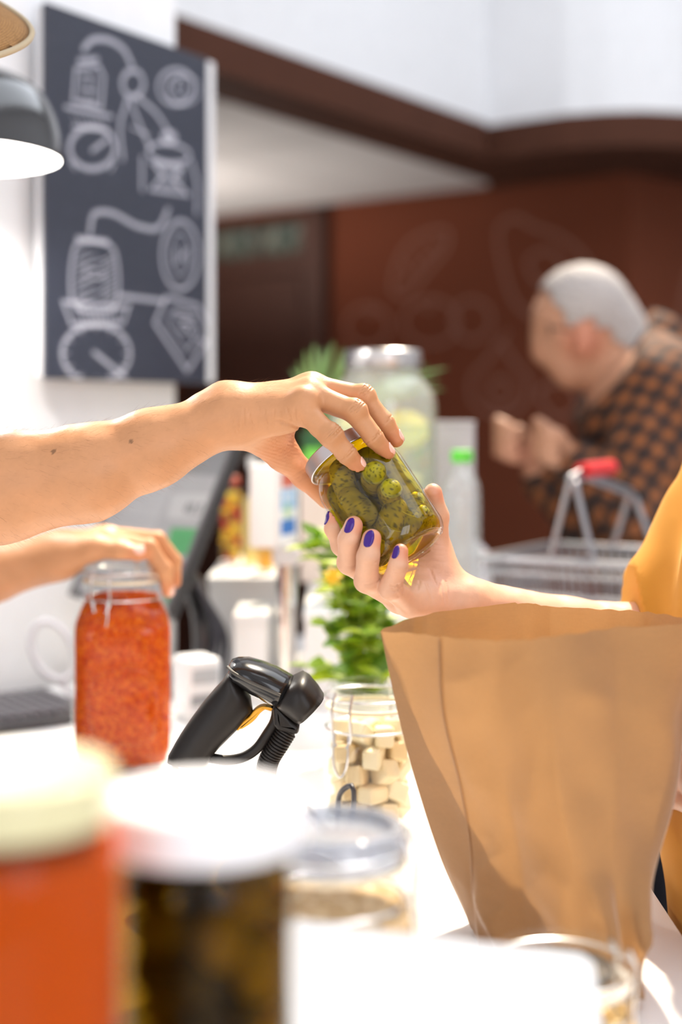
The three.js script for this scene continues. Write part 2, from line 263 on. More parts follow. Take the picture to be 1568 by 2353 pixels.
// closing the room: floor, roof with its opening, right wall, shop front
const floorTex = fieldTexture(256, (u, v) => { const n = 0.86 + 0.12 * tileNoise(u, v, 10); return [n, n * 0.98, n * 0.95]; });
struct('floor', boxAt(-2.2, 3.0, -0.1, 0, -7.6, 2.9), std(lin(0.55, 0.53, 0.5), 0.5, { map: floorTex }));
struct('ceiling', merge([boxAt(-2.2, 0.2, ROOF, ROOF + 0.12, -7.6, 2.9), boxAt(2.2, 3.0, ROOF, ROOF + 0.12, -7.6, 2.9), boxAt(0.2, 2.2, ROOF, ROOF + 0.12, -0.05, 2.9), boxAt(0.2, 2.2, ROOF, ROOF + 0.12, -7.6, -4.5)]), whitePaint);
const frameWhite = std(0xf2f2f2, 0.5);
{ const w = new THREE.Group(); w.name = 'window_2'; w.userData.kind = 'structure'; w.userData.label = 'roof light above the counter'; scene.add(w);
  for (const x of [0.22, 2.18]) part(w, 'window_frame', boxAt(x - 0.02, x + 0.02, ROOF, ROOF + 0.16, -4.5, -0.05), frameWhite);
  for (const z of [-4.48, -0.07]) part(w, 'window_frame', boxAt(0.2, 2.2, ROOF, ROOF + 0.16, z - 0.02, z + 0.02), frameWhite); }
struct('wall_right', boxAt(2.9, 3.02, 0, ROOF, -7.6, 2.9), whitePaint);
struct('wall_left_front', boxAt(-2.2, -2.08, 0, ROOF, -7.6, 2.9), whitePaint);
struct('wall_front', merge([boxAt(-2.2, -2.06, 0, ROOF, 2.78, 2.9), boxAt(-0.94, 0.76, 0, ROOF, 2.78, 2.9), boxAt(2.48, 3.0, 0, ROOF, 2.78, 2.9), boxAt(-2.06, -0.94, 0, 0.68, 2.78, 2.9), boxAt(-2.06, -0.94, 3.22, ROOF, 2.78, 2.9), boxAt(0.76, 2.48, 0, 0.68, 2.78, 2.9), boxAt(0.76, 2.48, 3.22, ROOF, 2.78, 2.9)]), whitePaint);
{ const w = new THREE.Group(); w.name = 'window_3'; w.userData.kind = 'structure'; w.userData.label = 'tall shop windows behind the camera'; scene.add(w);
  for (const x of [-2.03, -0.97, 0.79, 1.9, 2.45]) part(w, 'window_frame', boxAt(x - 0.03, x + 0.03, 0.68, 3.22, 2.62, 2.7), frameWhite);
  for (const [x0, x1] of [[-2.06, -0.94], [0.76, 2.48]]) for (const y of [0.71, 3.19]) part(w, 'window_frame', boxAt(x0, x1, y - 0.03, y + 0.03, 2.62, 2.7), frameWhite); }
struct('wall_end', boxAt(-2.2, 3.0, LOW + 0.1, ROOF, -7.72, -7.6), whitePaint);

// ---------------------------------------------------------------- counter and side table
const laminate = std(lin(0.86, 0.86, 0.87), 0.32), cabinetPaint = std(lin(0.72, 0.72, 0.73), 0.5);
{
  const c = thing('counter', 'long white shop counter carrying the jars and the paper bag', 'counter');
  const plan = [[-0.53, -0.3], [0.27, -0.3], [0.27, -2.62], [-0.2, -2.62], [-0.2, -2.5], [-0.29, -2.36], [-0.53, -1.98]];
  part(c, 'worktop', prism(plan, TOP - 0.04, TOP), laminate);
  part(c, 'base', prism([[-0.5, -0.36], [0.245, -0.36], [0.245, -2.58], [-0.18, -2.58], [-0.27, -2.34], [-0.5, -1.97]], 0.0, TOP - 0.04), cabinetPaint);
  const t = thing('side_table', 'white side table under the wire shopping basket', 'table');
  part(t, 'tabletop', boxAt(0.285, 1.05, TOP - 0.03, TOP, -2.5, -1.72), laminate);
  for (const x of [0.32, 1.01]) for (const z of [-2.46, -1.76]) part(t, 'leg', boxAt(x - 0.02, x + 0.02, 0, TOP - 0.03, z - 0.02, z + 0.02), cabinetPaint);
  part(t, 'apron', boxAt(0.3, 1.03, TOP - 0.1, TOP - 0.03, -2.48, -2.46), cabinetPaint);
}
// ---------------------------------------------------------------- the pickle jar held between the two hands
const J = (x, y, near) => P(x, y, 1.2 - near / 100);                      // near: centimetres towards the camera from the focal plane
const jarAxis = V(-0.5095, 0.7896, -0.342).normalize(), JAR_H = 0.112;
const jarBase = P(862, 1149, 1.2).addScaledVector(jarAxis, -JAR_H / 2);
const jarTurn = new THREE.Quaternion().setFromUnitVectors(V(0, 1, 0), jarAxis);
const glassPane = phys(0xffffff, 0.0, { transmission: 1, thickness: 0, ior: 1.5 });
const clearGlass = phys(lin(0.97, 0.985, 0.98), 0.0, { transmission: 1, thickness: 0, ior: 1.45, specularIntensity: 0.6 });
const steel = std(lin(0.62, 0.6, 0.6), 0.3, { metalness: 1 }), wireMetal = std(lin(0.72, 0.73, 0.75), 0.22, { metalness: 1 });
const jarProfile = curveRows([[0.0, 0.006], [0.02, 0.005], [0.027, 0.001], [0.031, 0.0005], [0.0362, 0.003], [0.0397, 0.010], [0.0403, 0.018], [0.0403, 0.045], [0.0403, 0.074], [0.0396, 0.082], [0.0372, 0.089], [0.0352, 0.0935], [0.0345, 0.0965], [0.0352, 0.0985], [0.0345, 0.1005], [0.0348, 0.108]], 4);
const jarRadius = (y) => (y < 0.003 ? 0.034 : y < 0.012 ? lerp(0.0365, 0.0403, (y - 0.003) / 0.009) : y < 0.076 ? 0.0403 : y < 0.094 ? lerp(0.0403, 0.0352, (y - 0.076) / 0.018) : y < 0.0985 ? 0.0352 : 0.0378);
const jarField = (x, y, z) => { const rx = x - jarBase.x, ry = y - jarBase.y, rz = z - jarBase.z, h = rx * jarAxis.x + ry * jarAxis.y + rz * jarAxis.z, r = Math.sqrt(Math.max(0, rx * rx + ry * ry + rz * rz - h * h)); return Math.max(r - jarRadius(h), -h, h - JAR_H); };
{
  const jar = thing('pickle_jar', 'sealed glass jar of gherkins tilted between the two hands', 'jar', jarBase);
  jar.quaternion.copy(jarTurn);
  part(jar, 'glass', vessel(jarProfile, 72), phys(lin(0.97, 0.98, 0.97), 0.0, { transmission: 1, thickness: 0, ior: 1.5, specularIntensity: 0.95 }));
  part(jar, 'foot_ring', new THREE.TorusGeometry(0.0335, 0.0013, 8, 72).rotateX(Math.PI / 2).translate(0, 0.0022, 0), clearGlass);
  const lid = part(jar, 'lid', vessel([[0.0, 0.1085], [0.0352, 0.1085], [0.0356, 0.1], [0.0372, 0.0992], [0.0378, 0.0996], [0.0381, 0.1003], [0.0376, 0.1012], [0.0376, 0.1108], [0.0372, 0.1117], [0.0362, 0.112], [0.033, 0.1119], [0.032, 0.1114], [0.0, 0.1114]], 96), std(lin(0.6, 0.57, 0.58), 0.34, { metalness: 1 }));
  // brine fills the glass up to the neck
  const brine = solo('brine', vessel(jarProfile.map(([r, y]) => [Math.max(0, r - 0.0022), Math.max(0.005, y + 0.0015)]).concat([[0.0, 0.1035]]), 64), phys(lin(0.84, 0.74, 0.09), 0.0, { transmission: 1, thickness: 0, ior: 1.15, specularIntensity: 0.4 }), 'olive coloured brine filling the held jar', 'brine', undefined, 'stuff');
  brine.position.copy(jarBase); brine.quaternion.copy(jarTurn);
  // gherkins: bent, warty, blotched
  const skinOf = (seed, warm) => { const r = rng(seed); return (x, y, z) => { const n = fbm(x * 90 + seed, y * 90, z * 90), s = noise(x * 420, y * 420 + seed, z * 420); const dot = s > 0.3 ? 0.3 : 1; const k = (0.75 + 0.8 * n) * dot; return [(0.36 + warm) * k, (0.315 + warm * 0.8) * k, 0.01 * k]; }; };
  const gmat = phys(0xffffff, 0.42, { vertexColors: true, specularIntensity: 0.5 });
  const gherkinGeo = (len, rad, seed, warm) => {
    const g = new THREE.CapsuleGeometry(rad, len, 14, 34, 16), p = g.attributes.position;
    for (let i = 0; i < p.count; i++) { const x = p.getX(i), y = p.getY(i), z = p.getZ(i); const t = y / (len / 2 + rad), k = (1 + 0.1 * fbm(x * 60 + seed, y * 60, z * 60) + 0.10 * Math.max(0, noise(x * 300, y * 300 + seed, z * 300) - 0.15)) * (1 - 0.16 * t * t); p.setXYZ(i, x * k + 0.1 * rad * t * t, y, z * k); }
    g.computeVertexNormals(); return paint(g, skinOf(seed, warm));
  };
  const V3 = (a) => V(...a);
  // [x across, height, z towards viewer] in cm, axis direction, length, radius, label
  const list = [
    [[0.9, 6.5, 2.35], [0.25, 0.1, 1], 2.2, 1.12, 'gherkin seen end-on in the middle of the held jar'],
    [[-1.35, 8.0, 1.9], [0.3, 1, 0.35], 1.8, 1.05, 'gherkin just under the lid of the held jar'],
    [[1.35, 4.45, 2.2], [0.2, 0.35, 1], 1.6, 1.1, 'round gherkin right below the end-on one in the held jar'],
    [[2.55, 6.2, 0.9], [-0.05, 1, 0.05], 4.4, 1.2, 'long bright spotted gherkin along the upper side of the held jar'],
    [[-1.55, 5.3, 1.95], [-0.25, 1, 0.1], 2.0, 1.15, 'gherkin above the painted middle fingernail'],
    [[0.2, 2.6, 2.2], [0.75, 0.6, 0.1], 2.0, 1.15, 'spotted gherkin low in the held jar'],
    [[2.2, 2.5, 1.2], [0.4, 1, -0.2], 1.6, 1.2, 'dark gherkin at the base corner of the held jar'],
    [[-2.3, 2.4, 1.0], [0, 1, 0.1], 2.4, 1.1, 'gherkin behind the painted ring fingernail'],
    [[0, 6.2, -1.2], [0.1, 1, 0.1], 4.6, 1.25, 'gherkin at the far side of the held jar'],
    [[-2.5, 6.4, -0.9], [0, 1, 0], 3.4, 1.1, 'gherkin deep along the lower side of the held jar'],
    [[2.35, 1.75, 0.9], [0.25, 0.35, 1], 1.2, 1.0, 'blunt gherkin end at the lower right base edge of the held jar'],
    [[-1.4, 1.7, 1.8], [1, 0.2, -0.5], 1.6, 1.0, 'gherkin across the base behind the little finger'],
    [[0.4, 2.0, -1.4], [1, 0.2, 0.1], 2.6, 1.1, 'gherkin lying across the bottom of the held jar'],
    [[0.3, 8.9, 0.4], [1, 0.1, 0.2], 2.6, 1.0, 'gherkin lying across the neck of the held jar'],
    [[2.75, 2.6, -0.6], [0.1, 1, 0.2], 1.8, 0.95, 'gherkin at the lower right wall of the held jar'],
    [[1.0, 1.55, 1.6], [1, 0.15, 0.3], 2.0, 0.95, 'gherkin lying along the base of the held jar'],
    [[1.9, 5.6, -2.2], [0, 1, 0], 3.6, 1.0, 'gherkin behind the long bright one in the held jar'],
  ];
  // jar-own axes: x across (up and right), z towards the viewer
  const zc = V(0, 0, 1).addScaledVector(jarAxis, -jarAxis.z).normalize(), xc = new THREE.Vector3().crossVectors(jarAxis, zc).normalize();
  list.forEach(([c, ax, len, rad, label], i) => {
    const pos = jarBase.clone().addScaledVector(xc, c[0] / 100).addScaledVector(jarAxis, c[1] / 100).addScaledVector(zc, c[2] / 100);
    const dir = V(0, 0, 0).addScaledVector(xc, ax[0]).addScaledVector(jarAxis, ax[1]).addScaledVector(zc, ax[2]).normalize();
    const m = solo('gherkin', gherkinGeo(len / 100, rad / 100, i * 7 + 3, i === 3 ? 0.1 : i % 3 * 0.02), gmat, label, 'gherkin', 'gherkins in the held jar');
    m.position.copy(pos); m.quaternion.setFromUnitVectors(V(0, 1, 0), dir);
  });
  // dill sprigs
  const r = rng(5), threads = [];
  for (let i = 0; i < 26; i++) { const a = r() * 6.28, h = 0.008 + r() * 0.03, R = 0.030 + r() * 0.006, pts = []; for (let k = 0; k < 4; k++) pts.push(V(Math.cos(a + k * 0.12) * R, h + k * (0.003 + r() * 0.003), Math.sin(a + k * 0.12) * R)); threads.push(tube(pts, 0.00028, 6, 4)); }
  const dill = solo('dill_sprig', merge(threads), std(lin(0.42, 0.4, 0.06), 0.5), 'thin dill fronds floating near the base of the held jar', 'dill', undefined, 'stuff');
  dill.position.copy(jarBase); dill.quaternion.copy(jarTurn);
}

// ---------------------------------------------------------------- skin, nails, creases
const skinMat = (rough = 0.46) => phys(0xffffff, rough, { vertexColors: true, sheen: 0.25, sheenColor: lin(1, 0.55, 0.4), sheenRoughness: 0.6, specularIntensity: 0.7 });
function creases(list) {                                                  // each: [centre, direction across the line, side it shows on, width, depth, reach]
  const cs = list.map(([c, t, s, w, d, r]) => ({ c, t: t.clone().normalize(), s: s.clone().normalize(), w, d, r }));
  return (x, y, z) => { let sum = 0; for (const q of cs) { const dx = x - q.c.x, dy = y - q.c.y, dz = z - q.c.z, l = Math.hypot(dx, dy, dz); if (l > q.r * 1.4) continue; const a = dx * q.t.x + dy * q.t.y + dz * q.t.z; if (Math.abs(a) > q.w * 3) continue; const side = (dx * q.s.x + dy * q.s.y + dz * q.s.z) / (l || 1); if (side < 0.05) continue; sum += q.d * Math.exp(-a * a / (q.w * q.w)) * smooth(side, 0.05, 0.55) * (1 - smooth(l, q.r, q.r * 1.4)); } return sum; };
}
function nail(parent, f, tip, along, out, w, l, mat, name = 'fingernail') {
  const t = along.clone().normalize(), n = out.clone().addScaledVector(t, -out.dot(t)).normalize(), s = new THREE.Vector3().crossVectors(t, n), rows = [];
  const surf = (u, v) => { const o = tip.clone().addScaledVector(s, u * w / 2).addScaledVector(t, v * l).addScaledVector(n, 0.02); for (let i = 0, gone = 0; i < 90 && gone < 0.019; i++) { const d = f(o.x, o.y, o.z); if (d < 0.0001) break; const step = Math.min(clamp(d * 0.7, 0.00008, 0.004), 0.0192 - gone); gone += step; o.addScaledVector(n, -step); } return o; };
  const N = 12, M = 14;
  for (let j = 0; j <= M; j++) { const row = [], v = -0.62 + 1.24 * j / M; for (let i = 0; i <= N; i++) { const u = -1 + 2 * i / N, v2 = v, half = Math.pow(Math.max(0, 1 - Math.pow(Math.abs(v2 / 0.62), v2 > 0 ? 2.0 : 2.6)), v2 > 0 ? 0.62 : 0.5); const p = surf(u * half, v2 * 0.8); const edge = Math.max(Math.abs(u), Math.abs(v / 0.62)); row.push(p.addScaledVector(n, edge > 0.97 ? -0.0003 : 0.00055)); } rows.push(row); }
  const m = part(parent, name, local(sheet(rows), parent.position), mat); return m;
}
const bareNail = phys(lin(0.86, 0.5, 0.4), 0.22, { clearcoat: 0.6, clearcoatRoughness: 0.15 });
const polish = phys(lin(0.045, 0.008, 0.2), 0.18, { specularIntensity: 0.9 });
function skinTone(base, red, spots = []) {
  return (x, y, z) => { const n = fbm(x * 55, y * 55, z * 55), m = noise(x * 220, y * 220, z * 220) * 0.5 + noise(x * 520, y * 520, z * 520) * 0.5; let k = 1 + 0.09 * n + 0.05 * m, q = 0.04 * n; for (const [c, r, a] of spots) { const d = Math.hypot(x - c.x, y - c.y, z - c.z) / r; if (d < 1) { if (a < 0) k *= 0.45; else q += a * (1 - d * d); } } const w = clamp(0.5 + q, 0, 1) - 0.5; return [lerp(base[0], red[0], clamp(w * 2, 0, 1)) * k, lerp(base[1], red[1], clamp(w * 2, 0, 1)) * k, lerp(base[2], red[2], clamp(w * 2, 0, 1)) * k]; };
}
const noJar = (f, k = 0.0008) => (x, y, z) => Math.max(f(x, y, z), k - jarField(x, y, z));
const fold = (a, b) => b.clone().sub(a);

// ---------------------------------------------------------------- clerk on the left, reaching in with both arms
const clerkTone = [0.57, 0.275, 0.13], clerkRed = [0.60, 0.20, 0.085];
{
  const root = V(-0.66, 0, -1.3);
  const clerk = thing('person', 'shop assistant at the left edge, bare forearms, handing over the pickle jar', 'person', root);
  // right hand
  const pk = [[J(690, 939, 2.9), 1.1], [J(760, 1002, 3.7), 0.93], [J(796, 1043, 3.4), 0.82], [J(825, 1072, 2.9), 0.66]];
  const rg = [[J(714, 907, 1.5), 1.1], [J(815, 946, 2.6), 0.95], [J(858, 1005, 2.6), 0.82], [J(890, 1040, 2.0), 0.68]];
  const md = [[J(722, 892, -0.4), 1.2], [J(836, 912, 0.6), 0.93], [J(884, 971, 0.8), 0.82], [J(911, 1010, 0.5), 0.68]];
  const ix = [[J(705, 902, -2.6), 1.15], [J(800, 930, -3.8), 0.92], [J(842, 972, -4.4), 0.82], [J(868, 1010, -4.6), 0.7]];
  const th = [[J(572, 983, -0.8), 1.65], [J(652, 1046, -2.7), 1.4], [J(702, 1094, -3.9), 1.12], [J(752, 1145, -4.6), 0.95]];
  const fingers = [pk, rg, md, ix].map((c) => chain(c, 0.0035));
  const knobs = blend([ball(J(764, 996, 4.0), 0.0088), ball(J(818, 941, 2.9), 0.0092), ball(J(838, 907, 0.8), 0.009), ball(J(700, 922, 2.7), 0.0125), ball(J(712, 888, -0.2), 0.0118), ball(J(710, 902, 1.3), 0.0118)], 0.004);
  const palm = blend([
    bone(J(535, 955, 0.9), J(690, 937, 2.5), 0.0175, 0.0122), bone(J(535, 947, 0.2), J(714, 908, 1.3), 0.0178, 0.0122), bone(J(535, 942, -0.6), J(718, 893, -0.5), 0.0178, 0.0122), bone(J(535, 946, -1.2), J(700, 902, -2.6), 0.0168, 0.0122),
    bone(J(560, 975, 1.0), J(660, 962, 2.2), 0.0150, 0.0118), bone(J(635, 990, -2.2), J(690, 940, -2.6), 0.0125, 0.0105), bone(J(560, 975, -0.2), J(640, 985, -0.6), 0.016, 0.011)], 0.012);
  const thumb = chain(th, 0.006);
  const arm = blend([bone(J(528, 956, 0.8), J(350, 1031, 0.4), 0.0192, 0.0300), bone(J(528, 956, -1.0), J(350, 1031, -0.4), 0.0192, 0.0300), bone(J(350, 1031, 0), J(200, 1086, 0), 0.0305, 0.0400), bone(J(200, 1086, 0), J(0, 1119, 0), 0.0400, 0.0462), bone(J(0, 1119, 0), J(-190, 1165, 0), 0.0462, 0.0455), bone(J(512, 915, -0.3), J(470, 935, -0.2), 0.010, 0.009)], 0.014);
  const dir = (c, i) => fold(c[i][0], c[i + 1][0]);
  const cl = [];
  for (const [c, s] of [[pk, V(0.6, 0.5, 0.65)], [rg, V(0.7, 0.55, 0.5)], [md, V(0.6, 0.7, 0.4)]]) {
    const t1 = dir(c, 0).normalize().add(dir(c, 1).normalize()), t2 = dir(c, 1).normalize().add(dir(c, 2).normalize());
    for (const o of [-0.0028, -0.0009, 0.001, 0.003]) cl.push([c[1][0].clone().addScaledVector(t1.clone().normalize(), o), t1, s, 0.0006, 0.0009, 0.011]);
    for (const o of [-0.0014, 0.0004]) cl.push([c[2][0].clone().addScaledVector(t2.clone().normalize(), o), t2, s, 0.00055, 0.0006, 0.010]);
    cl.push([c[2][0].clone(), t2, V(-0.6, -0.6, 0.5), 0.0007, 0.0006, 0.011]);
  }
  const bare = (x, y, z) => { let d = smin(palm(x, y, z), arm(x, y, z), 0.02); let fz = fingers[0](x, y, z); for (let i = 1; i < 4; i++) fz = smin(fz, fingers[i](x, y, z), 0.0016); d = smin(d, fz, 0.008); return smin(d, thumb(x, y, z), 0.012); };
  const onHand = (x, y) => { const o = J(x, y, 9); for (let i = 0; i < 80; i++) { const d = bare(o.x, o.y, o.z); if (d < 0.0002) break; o.z -= Math.min(d * 0.9, 0.006); } return o.add(V(0, 0, -0.004)); };
  for (const [x, y, s, r] of [[528, 985, 0.3, 0.016], [536, 975, 0.15, 0.014], [550, 955, 0.1, 0.013], [566, 962, 0.25, 0.011], [585, 950, 0.05, 0.010], [604, 962, 0.2, 0.011], [622, 966, 0.1, 0.010], [640, 962, 0.2, 0.009], [662, 958, 0.3, 0.013], [676, 964, 0.15, 0.012], [690, 968, 0.3, 0.010]]) cl.push([onHand(x, y), V(1, s * 1.6 - 0.15 + 0.2 * noise(x, y, 0.5), 0.1), V(0, -0.15, 1), 0.0008, 0.0005 + 0.0001 * (x % 3), r * (0.7 + 0.1 * (x % 5))]);
  cl.push([J(677, 978, 1.5), V(0.35, 1, 0), V(0, -0.6, 0.8), 0.0013, 0.0014, 0.02]);
  for (let i = 0; i < 3; i++) cl.push([J(690 + i * 5, 1082 + i * 7, -3.4), V(0.55, -0.8, 0), V(0.4, 0.4, 0.9), 0.0009, 0.0006, 0.014]);
  const lines = creases(cl);
  const thenar = J(640, 1030, -1.4), ripple = (x, y, z) => { const dx = x - thenar.x, dy = y - thenar.y, dz = z - thenar.z, d2 = (dx * dx + dy * dy + dz * dz) / (0.021 * 0.021); if (d2 > 3) return 0; const a = dx * 0.35 + dy * 0.94; return 0.00028 * Math.exp(-d2) * (1 + Math.sin(a * 2100 + 2.2 * noise(x * 90, y * 90, z * 90))); };
  const hand = (x, y, z) => {
    let fz = fingers[0](x, y, z); for (let i = 1; i < 4; i++) fz = smin(fz, fingers[i](x, y, z), 0.0016);
    fz = smin(fz, knobs(x, y, z), 0.005);
    let d = smin(palm(x, y, z), arm(x, y, z), 0.02); d = smin(d, fz, 0.008); d = smin(d, thumb(x, y, z), 0.012);
    return d + lines(x, y, z) + ripple(x, y, z) + 0.0005 * noise(x * 70, y * 70, z * 70) + 0.00006 * noise(x * 700, y * 700, z * 700);
  };
  const rightF = noJar(hand);
  const [lo, hi] = bounds([J(-200, 960, 5), J(-200, 1290, -5), J(940, 860, 5.2), J(760, 1190, -6)], 0.006);
  const rightGeo = netMesh(rightF, lo, hi, 0.0016, 0.0006);
  const onSkin = (x, y) => { const o = J(x, y, 8); for (let i = 0; i < 60; i++) { const d = rightF(o.x, o.y, o.z); if (d < 0.0002) break; o.z -= Math.min(d, 0.01); } return o; };
  paint(rightGeo, skinTone(clerkTone, clerkRed, [[onSkin(98, 1040), 0.0024, -1], [onSkin(281, 1017), 0.002, -1], ...[pk, rg, md].flatMap((c) => [[c[3][0], 0.016, 0.34], [c[1][0], 0.012, 0.16]]), [th[2][0], 0.03, 0.26], [thenar, 0.03, 0.2]]));
  // left hand, farther back, on the lid of the lentil jar
  const L = (x, y, near) => P(x, y, 1.63 - near / 100);
  const lth = [[L(140, 1284, 1.6), 1.9], [L(212, 1262, 3.3), 1.25], [L(272, 1264, 3.9), 1.0], [L(318, 1274, 3.7), 0.82]];
  const lix = [[L(236, 1240, 1.6), 1.2], [L(342, 1258, 2.6), 0.98], [L(379, 1308, 2.4), 0.88], [L(386, 1358, 1.6), 0.75]];
  const lmd = [[L(240, 1232, -0.6), 1.2], [L(362, 1240, 0.2), 0.98], [L(400, 1288, -0.2), 0.88], [L(402, 1336, -0.8), 0.75]];
  const lrg = [[L(236, 1234, -2.4), 1.1], [L(350, 1240, -2.6), 0.92], [L(394, 1282, -3.0), 0.85], [L(397, 1330, -3.4), 0.72]];
  const lpk = [[L(225, 1242, -4.2), 1.0], [L(318, 1246, -5.0), 0.85], [L(352, 1276, -5.4), 0.75], [L(360, 1310, -5.6), 0.62]];
  const lf = [lix, lmd, lrg, lpk].map((c) => chain(c, 0.004)), lthumb = chain(lth, 0.006);
  const lpalm = blend([bone(L(130, 1272, 0.8), L(236, 1240, 1.6), 0.02, 0.0125), bone(L(130, 1270, -0.4), L(240, 1234, -0.6), 0.02, 0.0125), bone(L(130, 1272, -1.6), L(236, 1236, -2.4), 0.019, 0.012), bone(L(132, 1276, -2.4), L(225, 1244, -4.2), 0.018, 0.011), bone(L(140, 1284, 1.6), L(205, 1262, 3), 0.019, 0.013)], 0.014);
  const larm = blend([bone(L(135, 1278, 0.9), L(-20, 1318, 0.5), 0.0245, 0.03), bone(L(135, 1276, -1.2), L(-20, 1318, -0.6), 0.0245, 0.03), bone(L(-20, 1318, 0), V(-0.57, 1.09, -1.62), 0.031, 0.044)], 0.015);
  const lidY = P(0, 1289, 1.63).y, lidC = P(277, 1289, 1.63);
  const leftF = (x, y, z) => { let fz = lf[0](x, y, z); for (let i = 1; i < 4; i++) fz = smin(fz, lf[i](x, y, z), 0.0018); let d = smin(lpalm(x, y, z), larm(x, y, z), 0.02); d = smin(d, fz, 0.009); d = smin(d, lthumb(x, y, z), 0.01); d += 0.0005 * noise(x * 70, y * 70, z * 70); const lidD = Math.max(Math.hypot(x - lidC.x, z - lidC.z) - 0.0455, Math.max(y - lidY, lidY - 0.05 - y)); return Math.max(d, 0.0006 - lidD); };
  const [l2, h2] = bounds([V(-0.62, 1.03, -1.56), L(420, 1180, 6), L(420, 1390, -8)], 0.006);
  const leftGeo = netMesh(leftF, l2, h2, 0.0026, 0.001);
  paint(leftGeo, skinTone(clerkTone, clerkRed, [lth, lix, lmd].map((c) => [c[3][0], 0.02, 0.34])));
  // the rest of the body, standing left of the frame
  const sR = V(-0.64, 1.385, -1.15), sL = V(-0.68, 1.385, -1.5), eR = J(-190, 1165, 0), eL = V(-0.57, 1.09, -1.62), neck = V(-0.62, 1.475, -1.31), headC = V(-0.565, 1.60, -1.29);
  const hip = V(-0.70, 0.95, -1.32);
  const headF = blend([ball(headC, 0.098, 0.115, 0.078), ball(headC.clone().add(V(0.02, -0.06, 0)), 0.07, 0.07, 0.058), bone(headC.clone().add(V(0.092, 0.0, 0)), headC.clone().add(V(0.112, -0.03, 0)), 0.01, 0.016), bone(headC.clone().add(V(0.07, -0.075, -0.02)), headC.clone().add(V(0.07, -0.075, 0.02)), 0.015, 0.015), ball(headC.clone().add(V(-0.01, -0.01, 0.079)), 0.02, 0.032, 0.01), ball(headC.clone().add(V(-0.01, -0.01, -0.079)), 0.02, 0.032, 0.01)], 0.02);
  const torso = blend([bone(sR.clone().lerp(sL, 0.12), sR.clone().lerp(sL, 0.88), 0.055, 0.055), bone(V(-0.67, 1.3, -1.24), V(-0.69, 1.02, -1.25), 0.105, 0.095), bone(V(-0.69, 1.3, -1.42), V(-0.70, 1.02, -1.4), 0.105, 0.095), bone(neck.clone().add(V(-0.02, -0.06, 0)), headC.clone().add(V(-0.02, -0.06, 0)), 0.06, 0.055)], 0.05);
  const arms = blend([bone(sR, eR, 0.052, 0.044), bone(sL, eL, 0.052, 0.043)], 0.01);
  const legs = blend([bone(V(-0.7, 0.95, -1.22), V(-0.69, 0.5, -1.2), 0.095, 0.062), bone(V(-0.69, 0.5, -1.2), V(-0.72, 0.09, -1.2), 0.06, 0.042), bone(V(-0.7, 0.95, -1.42), V(-0.71, 0.5, -1.44), 0.095, 0.062), bone(V(-0.71, 0.5, -1.44), V(-0.74, 0.09, -1.44), 0.06, 0.042), bone(V(-0.72, 0.045, -1.2), V(-0.58, 0.035, -1.19), 0.045, 0.034), bone(V(-0.74, 0.045, -1.44), V(-0.6, 0.035, -1.45), 0.045, 0.034)], 0.03);
  const bodyF = (x, y, z) => smin(smin(smin(torso(x, y, z), headF(x, y, z), 0.02), arms(x, y, z), 0.05), legs(x, y, z), 0.06);
  const bodyGeo = netMesh(bodyF, V(-0.86, -0.005, -1.72), V(-0.30, 1.74, -1.02), 0.013, 0.004);
  paint(bodyGeo, skinTone(clerkTone, clerkRed));
  part(clerk, 'body', local(mergeGeometries([rightGeo, leftGeo, bodyGeo]), root), skinMat());
  const shirtF = (x, y, z) => Math.max(smin(torso(x, y, z), blend([bone(sR, sR.clone().lerp(eR, 0.55), 0.066, 0.062), bone(sL, sL.clone().lerp(eL, 0.55), 0.066, 0.06)], 0.01)(x, y, z), 0.05) - 0.014, y - 1.455, 0.93 - y);
  part(clerk, 'shirt', local(netMesh(shirtF, V(-0.88, 0.9, -1.72), V(-0.42, 1.5, -1.0), 0.012, 0.004), root), std(lin(0.3, 0.33, 0.36), 0.85));
  const trouF = (x, y, z) => Math.max(smin(legs(x, y, z), bone(V(-0.7, 0.98, -1.25), V(-0.7, 0.98, -1.4), 0.1, 0.1)(x, y, z), 0.05) - 0.012, y - 0.98, 0.08 - y);
  part(clerk, 'trousers', local(netMesh(trouF, V(-0.88, 0.05, -1.58), V(-0.5, 1.02, -1.05), 0.013, 0.004), root), std(lin(0.06, 0.07, 0.1), 0.9));
  for (const [c, n, w, l] of [[pk, V(0.8, 0.55, 0.35), 0.0095, 0.0105], [rg, V(0.9, 0.35, 0.15), 0.0105, 0.012], [md, V(0.95, 0.3, 0.1), 0.0105, 0.012]]) nail(clerk, rightF, c[3][0].clone().addScaledVector(dir(c, 2).normalize(), -0.0005), dir(c, 2), n, w, l, bareNail);
  for (const [c, n] of [[lth, V(0.3, 0.75, 0.55)], [lix, V(0.95, 0.1, 0.25)]]) nail(clerk, leftF, c[3][0], dir(c, 2), n, 0.013, 0.014, bareNail);
  // fine hairs along the forearm
  const surf = new THREE.Mesh(rightGeo), sampler = new MeshSurfaceSampler(surf); sampler.setRandomGenerator(rng(77)); sampler.build();
  const N = 1500, hair = new THREE.InstancedMesh(new THREE.CylinderGeometry(0.000015, 0.00004, 0.008, 4, 1).translate(0, 0.0045, 0), std(lin(0.2, 0.09, 0.035), 0.5), N), p = V(), n = V(), q = new THREE.Quaternion(), m4 = new THREE.Matrix4(); let k = 0; const r = rng(3);
